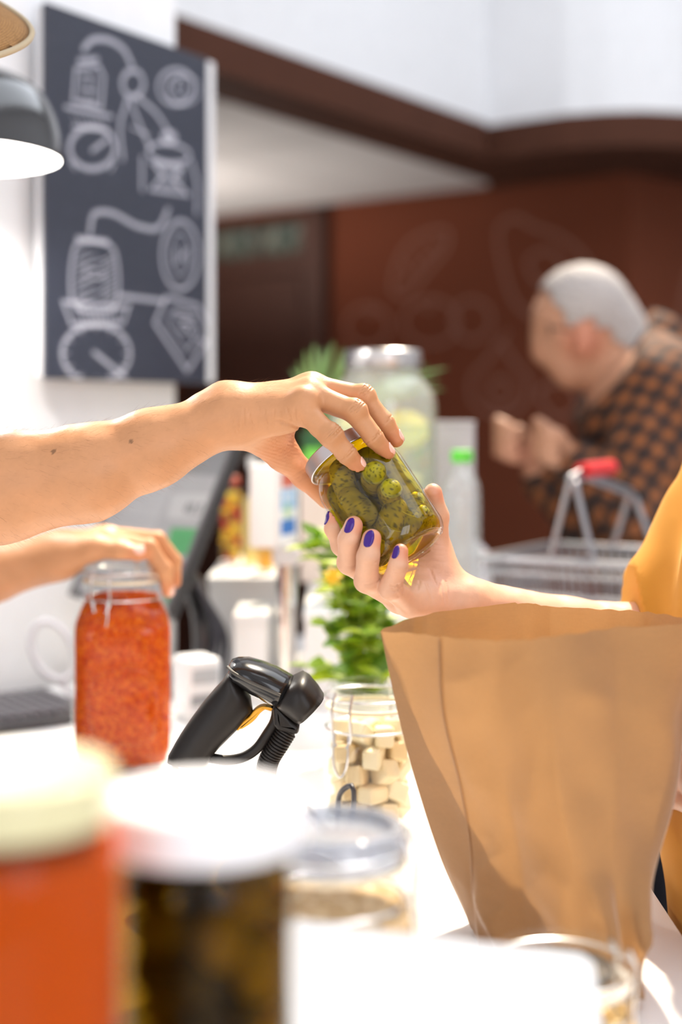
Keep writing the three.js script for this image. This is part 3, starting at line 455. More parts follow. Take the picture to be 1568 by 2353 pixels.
  while (k < N) { sampler.sample(p, n); const x = CX + p.x / -p.z * F; if (x > 640) continue; if (x > 470 && n.y < 0.45) continue; const d = V(0.75 + r() * 0.5, -0.25 + (r() - 0.5) * 0.7, (r() - 0.5) * 0.6).addScaledVector(n, 0.35 + r() * 0.35).normalize(); q.setFromUnitVectors(V(0, 1, 0), d); m4.compose(p, q, V(1, 0.5 + r() * 0.7, 1)); hair.setMatrixAt(k++, m4); }
  hair.name = 'arm_hair'; hair.position.set(-root.x, -root.y, -root.z); hair.userData.kind = 'stuff'; clerk.add(hair);
  // straw hat
  const hatC = V(-0.476, 1.722, -1.25), d1 = V(0.93, -0.37, 0).normalize(), d2 = V(0.167, 0.42, -0.89); d2.addScaledVector(d1, -d2.dot(d1)).normalize(); const up = new THREE.Vector3().crossVectors(d2, d1).negate().normalize(); if (up.y < 0) up.negate();
  const hat = thing('straw_hat', 'woven straw hat brim in the top left corner', 'hat', hatC);
  const straw = canvasTexture(512, 512, (c, w) => { const r2 = rng(8); c.fillStyle = '#a87a42'; c.fillRect(0, 0, w, w); for (let i = 0; i < 9000; i++) { const b = r2(); c.strokeStyle = `rgba(${110 + b * 75},${75 + b * 55},${32 + b * 32},.55)`; c.lineWidth = 1 + r2() * 2; const x = r2() * w, y = r2() * w; c.beginPath(); c.moveTo(x, y); c.lineTo(x + 5, y + (i % 2 ? 10 : -10)); c.stroke(); } for (let y = 0; y < w; y += 16) { c.fillStyle = 'rgba(80,50,20,.35)'; c.fillRect(0, y, w, 3); } });
  straw.repeat.set(10, 3);
  const strawMat = std(0xffffff, 0.8, { map: straw, bumpMap: straw, bumpScale: 0.0015 });
  const brimRows = []; for (let j = 0; j <= 18; j++) { const row = []; for (let i = 0; i <= 80; i++) { const a = i / 80 * Math.PI * 2, back = j > 9, t = back ? (18 - j) / 9 : j / 9, rr = lerp(0.085, 0.2, t) * (1 + 0.012 * Math.sin(a * 5) * t), y = (back ? -0.0035 : 0) - 0.012 * t * t + 0.006 * Math.sin(a * 3 + 1) * t + 0.0007 * Math.sin(t * 60); row.push(V(0, 0, 0).addScaledVector(d1, Math.cos(a) * rr).addScaledVector(d2, Math.sin(a) * rr * 0.92).addScaledVector(up, y)); } brimRows.push(row); }
  part(hat, 'brim', sheet(brimRows), strawMat);
  part(hat, 'brim_edge', tube(brimRows[9].slice(0, 80).map((v) => v.clone()), 0.003, 160, 6, true), std(lin(0.5, 0.4, 0.26), 0.8));
  const crownRows = []; for (let j = 0; j <= 10; j++) { const row = [], t = j / 10, rr = j === 10 ? 0.0001 : 0.087 * Math.pow(1 - Math.pow(t, 4), 0.5) * (1 - 0.12 * t); for (let i = 0; i <= 48; i++) { const a = i / 48 * Math.PI * 2; row.push(V(0, 0, 0).addScaledVector(d1, Math.cos(a) * rr).addScaledVector(d2, Math.sin(a) * rr * 0.92).addScaledVector(up, t * 0.11)); } crownRows.push(row); }
  part(hat, 'crown', sheet(crownRows), strawMat);
  const band = []; for (let j = 0; j < 2; j++) { const row = []; for (let i = 0; i <= 48; i++) { const a = i / 48 * Math.PI * 2, rr = 0.0885; row.push(V(0, 0, 0).addScaledVector(d1, Math.cos(a) * rr).addScaledVector(d2, Math.sin(a) * rr * 0.92).addScaledVector(up, 0.004 + j * 0.022)); } band.push(row); }
  part(hat, 'hat_band', sheet(band), std(0x3b2a20, 0.8));
}

// ---------------------------------------------------------------- customer on the right
const ladyTone = [0.71, 0.41, 0.27], ladyRed = [0.70, 0.25, 0.145];
{
  const root = V(0.46, 0, -1.3);
  const lady = thing('person', 'customer in a mustard shirt with violet nails taking the jar, mostly right of frame', 'person', root);
  const ix = [[J(868, 1330, -2.2), 1.05], [J(786, 1254, 0.9), 0.88], [J(767, 1214, 1.4), 0.74], [J(766, 1187, 1.2), 0.6]];
  const md = [[J(890, 1350, -0.6), 1.1], [J(803, 1292, 3.0), 1.0], [J(802, 1241, 4.2), 0.9], [J(813, 1207, 4.1), 0.78]];
  const rg = [[J(915, 1374, 0.9), 1.08], [J(843, 1334, 4.6), 1.0], [J(846, 1280, 5.7), 0.92], [J(855, 1238, 5.4), 0.8]];
  const pk = [[J(944, 1386, 2.0), 1.02], [J(898, 1352, 5.0), 0.96], [J(916, 1298, 6.3), 0.76], [J(921, 1267, 6.2), 0.62]];
  const th = [[J(1022, 1346, -2.0), 1.6], [J(1001, 1262, -2.6), 1.25], [J(1003, 1186, -1.9), 1.0], [J(996, 1132, -1.2), 0.8]];
  const fingers = [ix, md, rg, pk].map((c) => chain(c, 0.0035)), thumb = chain(th, 0.006);
  const palm = blend([
    bone(J(1062, 1388, -2.8), J(868, 1330, -2.2), 0.0165, 0.0105), bone(J(1064, 1394, -2.2), J(890, 1352, -0.6), 0.0165, 0.0108), bone(J(1064, 1396, -1.6), J(915, 1376, 0.9), 0.0165, 0.0105), bone(J(1062, 1398, -1.2), J(944, 1388, 2.0), 0.0165, 0.0105),
    bone(J(1030, 1370, -1.4), J(1000, 1284, -2.3), 0.0165, 0.0140), bone(J(1005, 1325, -1.3), J(915, 1338, -0.4), 0.0135, 0.0120), bone(J(995, 1362, -0.3), J(925, 1362, 1.2), 0.0125, 0.0115), bone(J(985, 1300, -2.2), J(935, 1318, -1.0), 0.0115, 0.0115), bone(J(1030, 1385, -0.4), J(962, 1376, 1.2), 0.0145, 0.0125), bone(J(1000, 1300, -2.6), J(900, 1320, -2.4), 0.0115, 0.0105), bone(J(1000, 1345, -1.8), J(930, 1350, -0.6), 0.012, 0.011)], 0.011);
  const arm = blend([bone(J(1064, 1390, -1.7), J(1300, 1455, -7.5), 0.0212, 0.0295), bone(J(1064, 1388, -3.0), J(1300, 1455, -8.6), 0.0212, 0.0295), bone(J(1300, 1455, -8), J(1530, 1480, -12), 0.0305, 0.0385)], 0.012);
  const dir = (c, i) => fold(c[i][0], c[i + 1][0]);
  const cl = [];
  // finger-joint and palm lines
  { const t = dir(pk, 1).normalize().add(dir(pk, 0).normalize().multiplyScalar(0.4)); for (const o of [-0.0038, -0.0018, 0.0002, 0.0022]) cl.push([J(903, 1335, 5.6).addScaledVector(t.clone().normalize(), o), t, V(0.5, 0.1, 0.85), 0.0006, 0.0006, 0.011]); for (const o of [0, 0.0018]) cl.push([pk[2][0].clone().addScaledVector(t.clone().normalize(), o), t, V(0.5, 0.1, 0.85), 0.0005, 0.0004, 0.01]); }
  for (const c of [md, rg]) { const t = dir(c, 1); cl.push([c[2][0].clone(), t, V(0.7, 0, 0.6), 0.0007, 0.0005, 0.011]); cl.push([c[1][0].clone().addScaledVector(t.clone().normalize(), 0.003), t, V(0.8, 0, 0.5), 0.0008, 0.0007, 0.011]); }
  const smoothHand = (x, y, z) => { let fz = fingers[0](x, y, z); for (let i = 1; i < 4; i++) fz = smin(fz, fingers[i](x, y, z), 0.0014); let d = smin(palm(x, y, z), arm(x, y, z), 0.018); d = smin(d, fz, 0.007); return smin(d, thumb(x, y, z), 0.011); };
  const onPalm = (x, y) => { const o = J(x, y, 9); for (let i = 0; i < 80; i++) { const d = smoothHand(o.x, o.y, o.z); if (d < 0.0002) break; o.z -= Math.min(d * 0.9, 0.006); } return o; };
  for (const [x, y, tx, ty, w, dp, r] of [[985, 1262, 0.15, 1, 0.0007, 0.0007, 0.016], [992, 1276, 0.1, 1, 0.0008, 0.0009, 0.018], [995, 1290, 0.05, 1, 0.0008, 0.0008, 0.018], [1000, 1303, 0.0, 1, 0.0008, 0.001, 0.018], [1003, 1315, 0.1, 1, 0.0009, 0.0008, 0.017], [985, 1326, 0.25, 1, 0.0011, 0.0013, 0.022], [960, 1338, -0.25, 1, 0.0009, 0.0009, 0.016], [1008, 1345, 0.95, 0.35, 0.001, 0.0011, 0.014], [995, 1372, 0.95, 0.35, 0.0009, 0.001, 0.014], [975, 1364, 0.9, -0.3, 0.0008, 0.0007, 0.012], [930, 1372, 0.85, 0.5, 0.0012, 0.0014, 0.012], [918, 1380, 0.8, 0.55, 0.0008, 0.0008, 0.011], [1030, 1378, 1, 0.2, 0.0009, 0.0008, 0.014], [1044, 1372, 1, 0.1, 0.0008, 0.0007, 0.014]]) cl.push([onPalm(x, y).add(V(0, 0, -0.004)), V(tx, ty, 0), V(-0.1, 0.15, 1), w * 1.15, dp * 0.6, r]);
  const lines = creases(cl);
  const handF = (x, y, z) => {
    let fz = fingers[0](x, y, z); for (let i = 1; i < 4; i++) fz = smin(fz, fingers[i](x, y, z), 0.0014);
    let d = smin(palm(x, y, z), arm(x, y, z), 0.018); d = smin(d, fz, 0.007); d = smin(d, thumb(x, y, z), 0.011);
    return d + lines(x, y, z) + 0.00045 * noise(x * 75, y * 75, z * 75) + 0.00005 * noise(x * 700, y * 700, z * 700);
  };
  const f = noJar(handF);
  const [lo, hi] = bounds([J(730, 1095, 7.5), J(900, 1500, -6), J(1530, 1600, -17), J(1530, 1380, -8)], 0.004);
  const geo = netMesh(f, lo, hi, 0.0016, 0.0006);
  paint(geo, skinTone(ladyTone, ladyRed, [...[ix, md, rg, pk, th].map((c) => [c[3][0].clone().addScaledVector(V(0.4, 0, 0.2), 0.006), 0.012, 0.42]), [J(985, 1300, -1), 0.035, 0.12], [J(1000, 1370, 0), 0.025, 0.12]]));
  // second arm, steadying the bag from behind its right edge
  const elbow = J(1530, 1480, -12), sh = V(0.50, 1.38, -1.40), sh2 = V(0.50, 1.37, -1.08), el2 = V(0.40, 1.10, -0.98), w2 = V(0.305, 1.035, -1.03), k2 = V(0.292, 1.02, -1.11);
  const arm2 = blend([bone(el2, w2, 0.038, 0.024), bone(w2, k2, 0.026, 0.022)], 0.012);
  const f2 = [[-0.006, 0.028], [-0.004, 0.010], [-0.004, -0.008], [-0.002, -0.025]].map(([ox, oy]) => chain([[k2.clone().add(V(ox, oy, 0.0)), 1.0], [V(0.284 + ox, 1.02 + oy, -1.145), 0.85], [V(0.274 + ox, 1.015 + oy, -1.17), 0.75], [V(0.262 + ox, 1.01 + oy, -1.185), 0.62]], 0.003));
  const th2 = chain([[w2.clone().add(V(-0.004, 0.02, 0)), 1.2], [V(0.288, 1.065, -1.06), 1.0], [V(0.280, 1.08, -1.09), 0.85]], 0.005);
  const hand2 = (x, y, z) => { let d = f2[0](x, y, z); for (let i = 1; i < 4; i++) d = smin(d, f2[i](x, y, z), 0.0015); return smin(smin(arm2(x, y, z), d, 0.01), th2(x, y, z), 0.01); };
  const geo2 = netMesh(hand2, V(0.2, 0.96, -1.22), V(0.46, 1.16, -0.92), 0.003, 0.001);
  paint(geo2, skinTone(ladyTone, ladyRed));
  const hc = V(0.56, 1.6, -1.24);
  const headF = blend([ball(hc, 0.085, 0.108, 0.075), ball(hc.clone().add(V(-0.02, -0.06, 0)), 0.062, 0.065, 0.055), bone(hc.clone().add(V(-0.08, 0, 0)), hc.clone().add(V(-0.098, -0.028, 0)), 0.009, 0.014), bone(hc.clone().add(V(-0.06, -0.07, -0.018)), hc.clone().add(V(-0.06, -0.07, 0.018)), 0.014, 0.014)], 0.02);
  const torso = blend([bone(sh.clone().lerp(sh2, 0.12), sh.clone().lerp(sh2, 0.88), 0.048, 0.048), bone(V(0.51, 1.26, -1.18), V(0.47, 0.98, -1.16), 0.09, 0.085), bone(V(0.51, 1.26, -1.32), V(0.47, 0.98, -1.3), 0.09, 0.085), bone(V(0.54, 1.4, -1.24), hc.clone().add(V(0.02, -0.05, 0)), 0.045, 0.044)], 0.05);
  const legs = blend([bone(V(0.47, 0.92, -1.14), V(0.47, 0.5, -1.14), 0.092, 0.06), bone(V(0.47, 0.5, -1.14), V(0.48, 0.09, -1.14), 0.058, 0.038), bone(V(0.47, 0.92, -1.32), V(0.47, 0.5, -1.34), 0.092, 0.06), bone(V(0.47, 0.5, -1.34), V(0.48, 0.09, -1.34), 0.058, 0.038), bone(V(0.48, 0.04, -1.14), V(0.36, 0.03, -1.14), 0.04, 0.03), bone(V(0.48, 0.04, -1.34), V(0.36, 0.03, -1.34), 0.04, 0.03)], 0.03);
  const arms = blend([bone(sh, elbow, 0.042, 0.037), bone(sh2, el2, 0.042, 0.037)], 0.01);
  const bodyF = (x, y, z) => smin(smin(smin(torso(x, y, z), headF(x, y, z), 0.02), arms(x, y, z), 0.04), legs(x, y, z), 0.06);
  const bodyGeo = netMesh(bodyF, V(0.25, -0.005, -1.55), V(0.72, 1.74, -0.9), 0.012, 0.004);
  paint(bodyGeo, skinTone(ladyTone, ladyRed));
  part(lady, 'body', local(mergeGeometries([geo, geo2, bodyGeo]), root), skinMat(0.42));
  // mustard shirt with loose sleeve and folds
  const sleeve = blend([bone(sh, sh.clone().lerp(elbow, 0.5), 0.068, 0.07), bone(sh.clone().lerp(elbow, 0.45), elbow.clone().add(V(-0.004, 0.012, 0.0)), 0.064, 0.062)], 0.03);
  const sleeve2 = blend([bone(sh2, el2.clone().add(V(0.01, 0.03, 0)), 0.066, 0.06)], 0.03);
  const folds = (x, y, z) => 0.0034 * Math.sin((x * 1.0 + y * 0.45 + z * 0.2) * 105 + 2.5 * noise(x * 9, y * 9, z * 9)) * (0.55 + 0.8 * noise(x * 8, y * 8, z * 8)) + 0.004 * noise(x * 16, y * 10, z * 16);
  const blouse = blend([bone(V(0.41, 1.24, -1.22), V(0.385, 1.0, -1.22), 0.10, 0.105), bone(V(0.385, 1.0, -1.22), V(0.4, 0.8, -1.22), 0.105, 0.11), bone(V(0.40, 1.1, -1.10), V(0.39, 0.8, -1.10), 0.1, 0.11)], 0.05);
  const shirtF = (x, y, z) => Math.max(smin(smin(smin(torso(x, y, z) - 0.018, blouse(x, y, z), 0.06), sleeve(x, y, z), 0.04), sleeve2(x, y, z), 0.04) + folds(x, y, z), y - 1.45, 0.80 - y, 0.276 - x);
  part(lady, 'shirt', local(netMesh(shirtF, V(0.255, 0.78, -1.58), V(0.74, 1.5, -0.88), 0.0065, 0.002), root), phys(lin(0.56, 0.24, 0.018), 0.85, { sheen: 0.3, sheenColor: lin(1, 0.7, 0.3), sheenRoughness: 0.7 }));
  const hairF = (x, y, z) => Math.max(blend([ball(hc.clone().add(V(0.02, 0.02, 0)), 0.1, 0.115, 0.09), bone(hc.clone().add(V(0.06, 0, 0)), hc.clone().add(V(0.08, -0.16, 0)), 0.07, 0.04)], 0.03)(x, y, z), (hc.x - 0.045) - x + Math.max(0, y - hc.y - 0.03) * -1.2);
  part(lady, 'hair', local(netMesh(hairF, V(0.4, 1.35, -1.4), V(0.74, 1.78, -1.1), 0.01, 0.004), root), std(0x3b2418, 0.6));
  const trouF = (x, y, z) => Math.max(smin(legs(x, y, z), bone(V(0.47, 0.92, -1.17), V(0.47, 0.92, -1.3), 0.095, 0.095)(x, y, z), 0.05) - 0.01, y - 0.93, 0.08 - y);
  part(lady, 'trousers', local(netMesh(trouF, V(0.33, 0.05, -1.5), V(0.62, 0.97, -0.98), 0.013, 0.004), root), std(lin(0.05, 0.06, 0.1), 0.9));
  for (const [c, n, w, l] of [[ix, V(-0.92, 0.1, 0.36), 0.0072, 0.0125], [md, V(-0.42, 0.25, 0.87), 0.0086, 0.0142], [rg, V(-0.32, 0.25, 0.91), 0.009, 0.0158], [pk, V(-0.66, 0.15, 0.73), 0.007, 0.0118], [th, V(0.45, 0.5, -0.75), 0.0115, 0.0155]]) nail(lady, f, c[3][0].clone().addScaledVector(dir(c, 2).normalize(), -0.0012), dir(c, 2), n, w, l, polish, 'painted_fingernail');
}
// ---------------------------------------------------------------- brown paper bag
const kraftTex = fieldTexture(512, (u, v) => { const n = 0.9 + 0.08 * tileNoise(u, v, 5) + 0.07 * tileNoise(u, v, 60, 2) + 0.04 * Math.sin(u * 520) * tileNoise(u, v, 20, 7); return [n, n * 0.985, n * 0.96]; });
kraftTex.repeat.set(2, 2);
{
  const foot = V(0.175, TOP, -1.07);
  const bag = thing('paper_bag', 'open brown kraft paper bag standing at the right end of the counter', 'bag', foot);
  // upright folds, each a list of surveyed points from rim to base: L, fold, front middle, right front, right corner, and three behind
  const B = (px, d) => { const p = P(px, 0, d); p.y = TOP + 0.0015; return p; };
  const lines = [
    [P(875, 1450, 1.08), P(906, 1600, 1.09), P(951, 1780, 1.10), P(1012, 1965, 1.105), B(1085, 1.115)],
    [P(1012, 1462, 1.03), P(1022, 1640, 1.035), P(1060, 1800, 1.045), P(1086, 1960, 1.06), B(1100, 1.075)],
    [P(1140, 1474, 1.005), P(1150, 1640, 1.0), P(1165, 1810, 1.01), P(1195, 1980, 1.02), B(1225, 1.025)],
    [P(1268, 1462, 0.993), P(1272, 1640, 0.975), P(1282, 1810, 0.968), P(1312, 1980, 0.968), B(1354, 0.97)],
    [P(1420, 1440, 1.02), P(1420, 1640, 1.0), P(1418, 1810, 0.985), P(1412, 2000, 0.975), B(1425, 0.975)],
    [P(1600, 1428, 1.07), P(1578, 1640, 1.06), P(1553, 1830, 1.045), P(1500, 2030, 1.01), B(1471, 0.985)],
    [P(1500, 1408, 1.13), P(1490, 1600, 1.13), P(1470, 1800, 1.12), P(1440, 2000, 1.1), B(1420, 1.1)],
    [P(1400, 1402, 1.15), P(1390, 1590, 1.155), P(1370, 1780, 1.155), P(1350, 1960, 1.15), B(1330, 1.15)],
    [P(1268, 1394, 1.158), P(1270, 1580, 1.165), P(1260, 1770, 1.17), P(1250, 1950, 1.17), B(1240, 1.165)],
    [P(1185, 1386, 1.168), P(1180, 1570, 1.175), P(1180, 1760, 1.18), P(1190, 1940, 1.18), B(1195, 1.175)],
    [P(985, 1411, 1.125), P(1010, 1590, 1.135), P(1040, 1780, 1.14), P(1080, 1960, 1.15), B(1125, 1.15)],
  ];
  // distance to the nearest of a set of scattered points: folded paper facets
  const facets = (p, cell, o = 0) => { let m = 1; const a = Math.floor(p.x / cell), b = Math.floor(p.y / cell), c = Math.floor(p.z / cell); for (let i = -1; i < 2; i++) for (let j = -1; j < 2; j++) for (let k = -1; k < 2; k++) { const h = (q) => { const s = Math.sin((a + i) * 127.1 + (b + j) * 311.7 + (c + k) * 74.7 + q * 53.3 + o) * 43758.5453; return s - Math.floor(s); }; m = Math.min(m, Math.hypot(p.x - (a + i + h(1)) * cell, p.y - (b + j + h(2)) * cell, p.z - (c + k + h(3)) * cell)); } return m; };
  const curves = lines.map((l) => new THREE.CatmullRomCurve3(l, false, 'centripetal')), n = curves.length, SUB = 14, ROWS = 84, grid = [];
  for (let j = 0; j <= ROWS; j++) {
    const t = j / ROWS, knots = curves.map((c) => c.getPointAt(t)), row = [], mid = knots.reduce((a, b) => a.add(b), V(0, 0, 0)).divideScalar(n);
    for (let i = 0; i < n; i++) for (let k = 0; k < SUB; k++) {
      const s = k / SUB, p = knots[i].clone().lerp(knots[(i + 1) % n], s), out = p.clone().sub(mid).setY(0).normalize(), span = knots[i].distanceTo(knots[(i + 1) % n]);
      const bulge = Math.sin(s * Math.PI) * span * (i === 0 ? -0.05 : 0.045) * (0.4 + 0.6 * (1 - t));
      // creased paper: flat facets meeting in sharp ridges
      const ridge = (sc, a, o) => a * (Math.abs(noise(p.x * sc + o, p.y * sc, p.z * sc)) - 0.25);
      const crumple = 0.75 * (facets(p, 0.08) - 0.03) + 0.4 * (facets(p, 0.038, 7) - 0.014) + ridge(40, 0.0016, 9), soft = (0.2 + 0.8 * smooth(t, 0.55, 0.85)) * Math.sin(Math.PI * clamp(s, 0.04, 0.96));
      p.addScaledVector(out, bulge + crumple * soft * (t > 0.985 ? 0.2 : 1) * (i === 0 || i === 10 || i === 5 ? 0.25 : 1));
      if (j === 0) p.y += 0.0016 * noise(i * 3 + s * 5, 2, 1);
      p.y = Math.max(p.y, TOP + 0.0012); row.push(p.sub(foot));
    }
    row.push(row[0].clone()); grid.push(row);
  }
  const kraft = phys(lin(0.465, 0.258, 0.104), 0.9, { map: kraftTex, bumpMap: kraftTex, bumpScale: 0.0006, transmission: 0.4, thickness: 0 });
  part(bag, 'bag_wall', sheet(grid), kraft);
  const ring = grid.at(-1).slice(0, -1), c = ring.reduce((a, b) => a.clone().add(b), V(0, 0, 0)).divideScalar(ring.length);
  part(bag, 'bag_base', sheet([ring.concat([ring[0]]), ring.concat([ring[0]]).map(() => c.clone().setY(0.0022))]), kraft);
  // glued side seam: a second layer along the left fold
  const seam = grid.slice(0, 70).map((r, j) => { const a = r[SUB], b = r[SUB + 2], o = a.clone().setY(0).normalize().multiplyScalar(0.0012); return [a.clone().lerp(r[SUB - 1], 0.3).add(o), a.clone().add(o.clone().multiplyScalar(1.2)), a.clone().lerp(b, 0.3 * (1 - j / 90)).add(o)]; });
  part(bag, 'seam', sheet(seam), kraft);
}
// ---------------------------------------------------------------- clip-top jars
const rubber = std(lin(0.80, 0.70, 0.52), 0.6);
function clipTop(parent, R, y, lidH, yaw, opt = {}) {                      // wire bail, lid, seal and neck band for a jar with neck radius R whose rim stands at y
  part(parent, 'lid', vessel(curveRows([[0, y + 0.006], [R * 0.7, y + 0.005], [R * 0.9, y + 0.004], [R * 1.0, y + 0.004], [R * 1.06, y + 0.008], [R * 1.06, y + lidH * 0.7], [R * 1.0, y + lidH], [R * 0.86, y + lidH * 0.97], [R * 0.8, y + lidH * 0.72], [0, y + lidH * 0.66]], 3), 56), opt.lid ?? clearGlass);
  part(parent, 'rubber_seal', new THREE.TorusGeometry(R * 1.0, 0.0026, 10, 64).rotateX(Math.PI / 2).scale(1, 0.8, 1).translate(0, y + 0.0024, 0), opt.seal ?? rubber);
  const wires = [], band = y - lidH * 0.75, ring = []; for (let i = 0; i < 40; i++) { const a = i / 40 * 6.2832; ring.push(V(Math.cos(a) * R * 1.05, band, Math.sin(a) * R * 1.05)); }
  wires.push(tube(ring, 0.0013, 80, 6, true));
  const top = []; for (let i = 0; i < 40; i++) { const a = i / 40 * 6.2832; top.push(V(Math.cos(a) * R * 1.085, y + lidH * 0.55, Math.sin(a) * R * 1.085)); }
  wires.push(tube(top, 0.0012, 80, 6, true));
  part(parent, 'wire_band', merge(wires), wireMetal);
  const clip = new THREE.Group(); clip.name = 'clip'; clip.rotation.y = yaw; parent.add(clip);
  const z = R * 1.09, w = R * 0.24;
  part(clip, 'bail', tube([V(-w, y + lidH * 0.9, z * 0.98), V(-w * 1.05, y + lidH * 0.3, z + 0.004), V(-w, band - 0.004, z + 0.003), V(-w * 0.6, band - 0.012, z + 0.004)], 0.0014, 24, 6), wireMetal);
  part(clip, 'bail', tube([V(w, y + lidH * 0.9, z * 0.98), V(w * 1.05, y + lidH * 0.3, z + 0.004), V(w, band - 0.004, z + 0.003), V(w * 0.6, band - 0.012, z + 0.004)], 0.0014, 24, 6), wireMetal);
  part(clip, 'lever', tube([V(-w * 0.8, band, z + 0.003), V(-w * 0.85, band - 0.022, z + 0.005), V(-w * 0.5, band - 0.036, z + 0.006), V(0, band - 0.041, z + 0.006), V(w * 0.5, band - 0.036, z + 0.006), V(w * 0.85, band - 0.022, z + 0.005), V(w * 0.8, band, z + 0.003)], 0.0013, 40, 6), wireMetal);
  const h = []; for (const s of [-1, 1]) h.push(tube([V(s * w * 0.7, y + lidH, -z * 0.98), V(s * w * 0.8, y, -z - 0.004), V(s * w * 0.7, band, -z - 0.002)], 0.0014, 16, 6)); part(parent, 'hinge', merge(h), wireMetal).rotation.y = yaw;
}
// red lentils under the left hand
{
  const at = P(282, 0, 1.63); at.y = TOP;
  const jar = thing('lentil_jar', 'clip-top glass jar full of orange lentils under a hand', 'jar', at);
  const h0 = P(0, 1289, 1.63).y - TOP, R = 0.0445, body = 0.0592, neckY = h0 - 0.046, shY = h0 - 0.067;
  jar.rotation.y = 0.16;
  const outer = curveRows([[0, 0.002, 0.6], [0.035, 0.002, 0.6], [0.046, 0.001, 0.7], [0.0535, 0.006, 0.8], [body - 0.003, 0.018, 0.85], [body, 0.032, 0.85], [body, 0.07, 0.85], [body, 0.12, 0.85], [body, shY - 0.012, 0.85], [body - 0.003, shY, 0.7], [0.052, shY + 0.012, 0.45], [0.0465, shY + 0.021, 0.1], [0.0448, neckY + 0.006, 0], [0.0445, neckY + 0.024, 0]], 4);
  part(jar, 'glass', vessel(outer, 80), clearGlass);
  const inner = outer.map(([r, y, q]) => [Math.max(0, r - 0.0042), Math.max(y, 0.0135) + 0.001, q]);
  part(jar, 'glass_foot', vessel(inner.slice(0, 20), 80), clearGlass);
  part(jar, 'raised_panel', tube([V(-0.03, 0.045, 0.0592), V(0.03, 0.045, 0.0592), V(0.036, 0.06, 0.0592), V(0.036, 0.105, 0.0592), V(0.025, 0.122, 0.0592), V(-0.025, 0.122, 0.0592), V(-0.036, 0.105, 0.0592), V(-0.036, 0.06, 0.0592)], 0.0009, 90, 6, true), clearGlass);
  clipTop(jar, R, h0 - 0.024, 0.024, -0.5);
  const fillTop = neckY + 0.006, rows = inner.filter(([, y]) => y < fillTop).map(([r, y, q]) => [Math.max(0, r - 0.0016), y + 0.0006, q]);
  rows.push([0.040, fillTop - 0.002, 0], [0.03, fillTop + 0.001, 0], [0, fillTop + 0.002, 0]);
  const core = vessel(rows, 96);
  const lentils = thing('red_lentils', 'orange red lentils filling the clip-top jar', 'lentils', at); lentils.userData.kind = 'stuff'; lentils.rotation.y = jar.rotation.y;
  const coreTex = fieldTexture(512, (u, v) => { const a = tileNoise(u, v, 70), b = tileNoise(u, v, 14, 4), k = 0.8 + 0.5 * a + 0.3 * b; return [0.93 * k + 0.05, 0.34 * k * (1 + b * 0.5), 0.07 * k]; }, true); coreTex.repeat.set(4, 2);
  part(lentils, 'fill', core, phys(lin(0.7, 0.6, 0.5), 0.8, { map: coreTex, specularIntensity: 0.2 })).userData.kind = 'stuff';
  const sampler = new MeshSurfaceSampler(new THREE.Mesh(core)); const r = rng(21); sampler.setRandomGenerator(r); sampler.build();
  const N = 22000, grains = new THREE.InstancedMesh(new THREE.SphereGeometry(0.0016, 8, 6).scale(1, 0.55, 1), phys(0xffffff, 0.7, { specularIntensity: 0.2 }), N), p = V(), nn = V(), q = new THREE.Quaternion(), m4 = new THREE.Matrix4();
  const tones = [lin(0.62, 0.085, 0.002), lin(0.66, 0.12, 0.003), lin(0.52, 0.055, 0.002), lin(0.7, 0.17, 0.006), lin(0.42, 0.035, 0.002)];
  for (let i = 0; i < N; i++) { sampler.sample(p, nn); q.setFromUnitVectors(V(0, 1, 0), V(nn.x + (r() - 0.5) * 1.2, nn.y + (r() - 0.5) * 1.2, nn.z + (r() - 0.5) * 1.2).normalize()); m4.compose(p, q, V(1, 1, 1).multiplyScalar(0.8 + r() * 0.4)); grains.setMatrixAt(i, m4); grains.setColorAt(i, tones[Math.floor(r() * 5)]); }
  grains.name = 'grain'; grains.userData.kind = 'stuff'; lentils.add(grains);
}
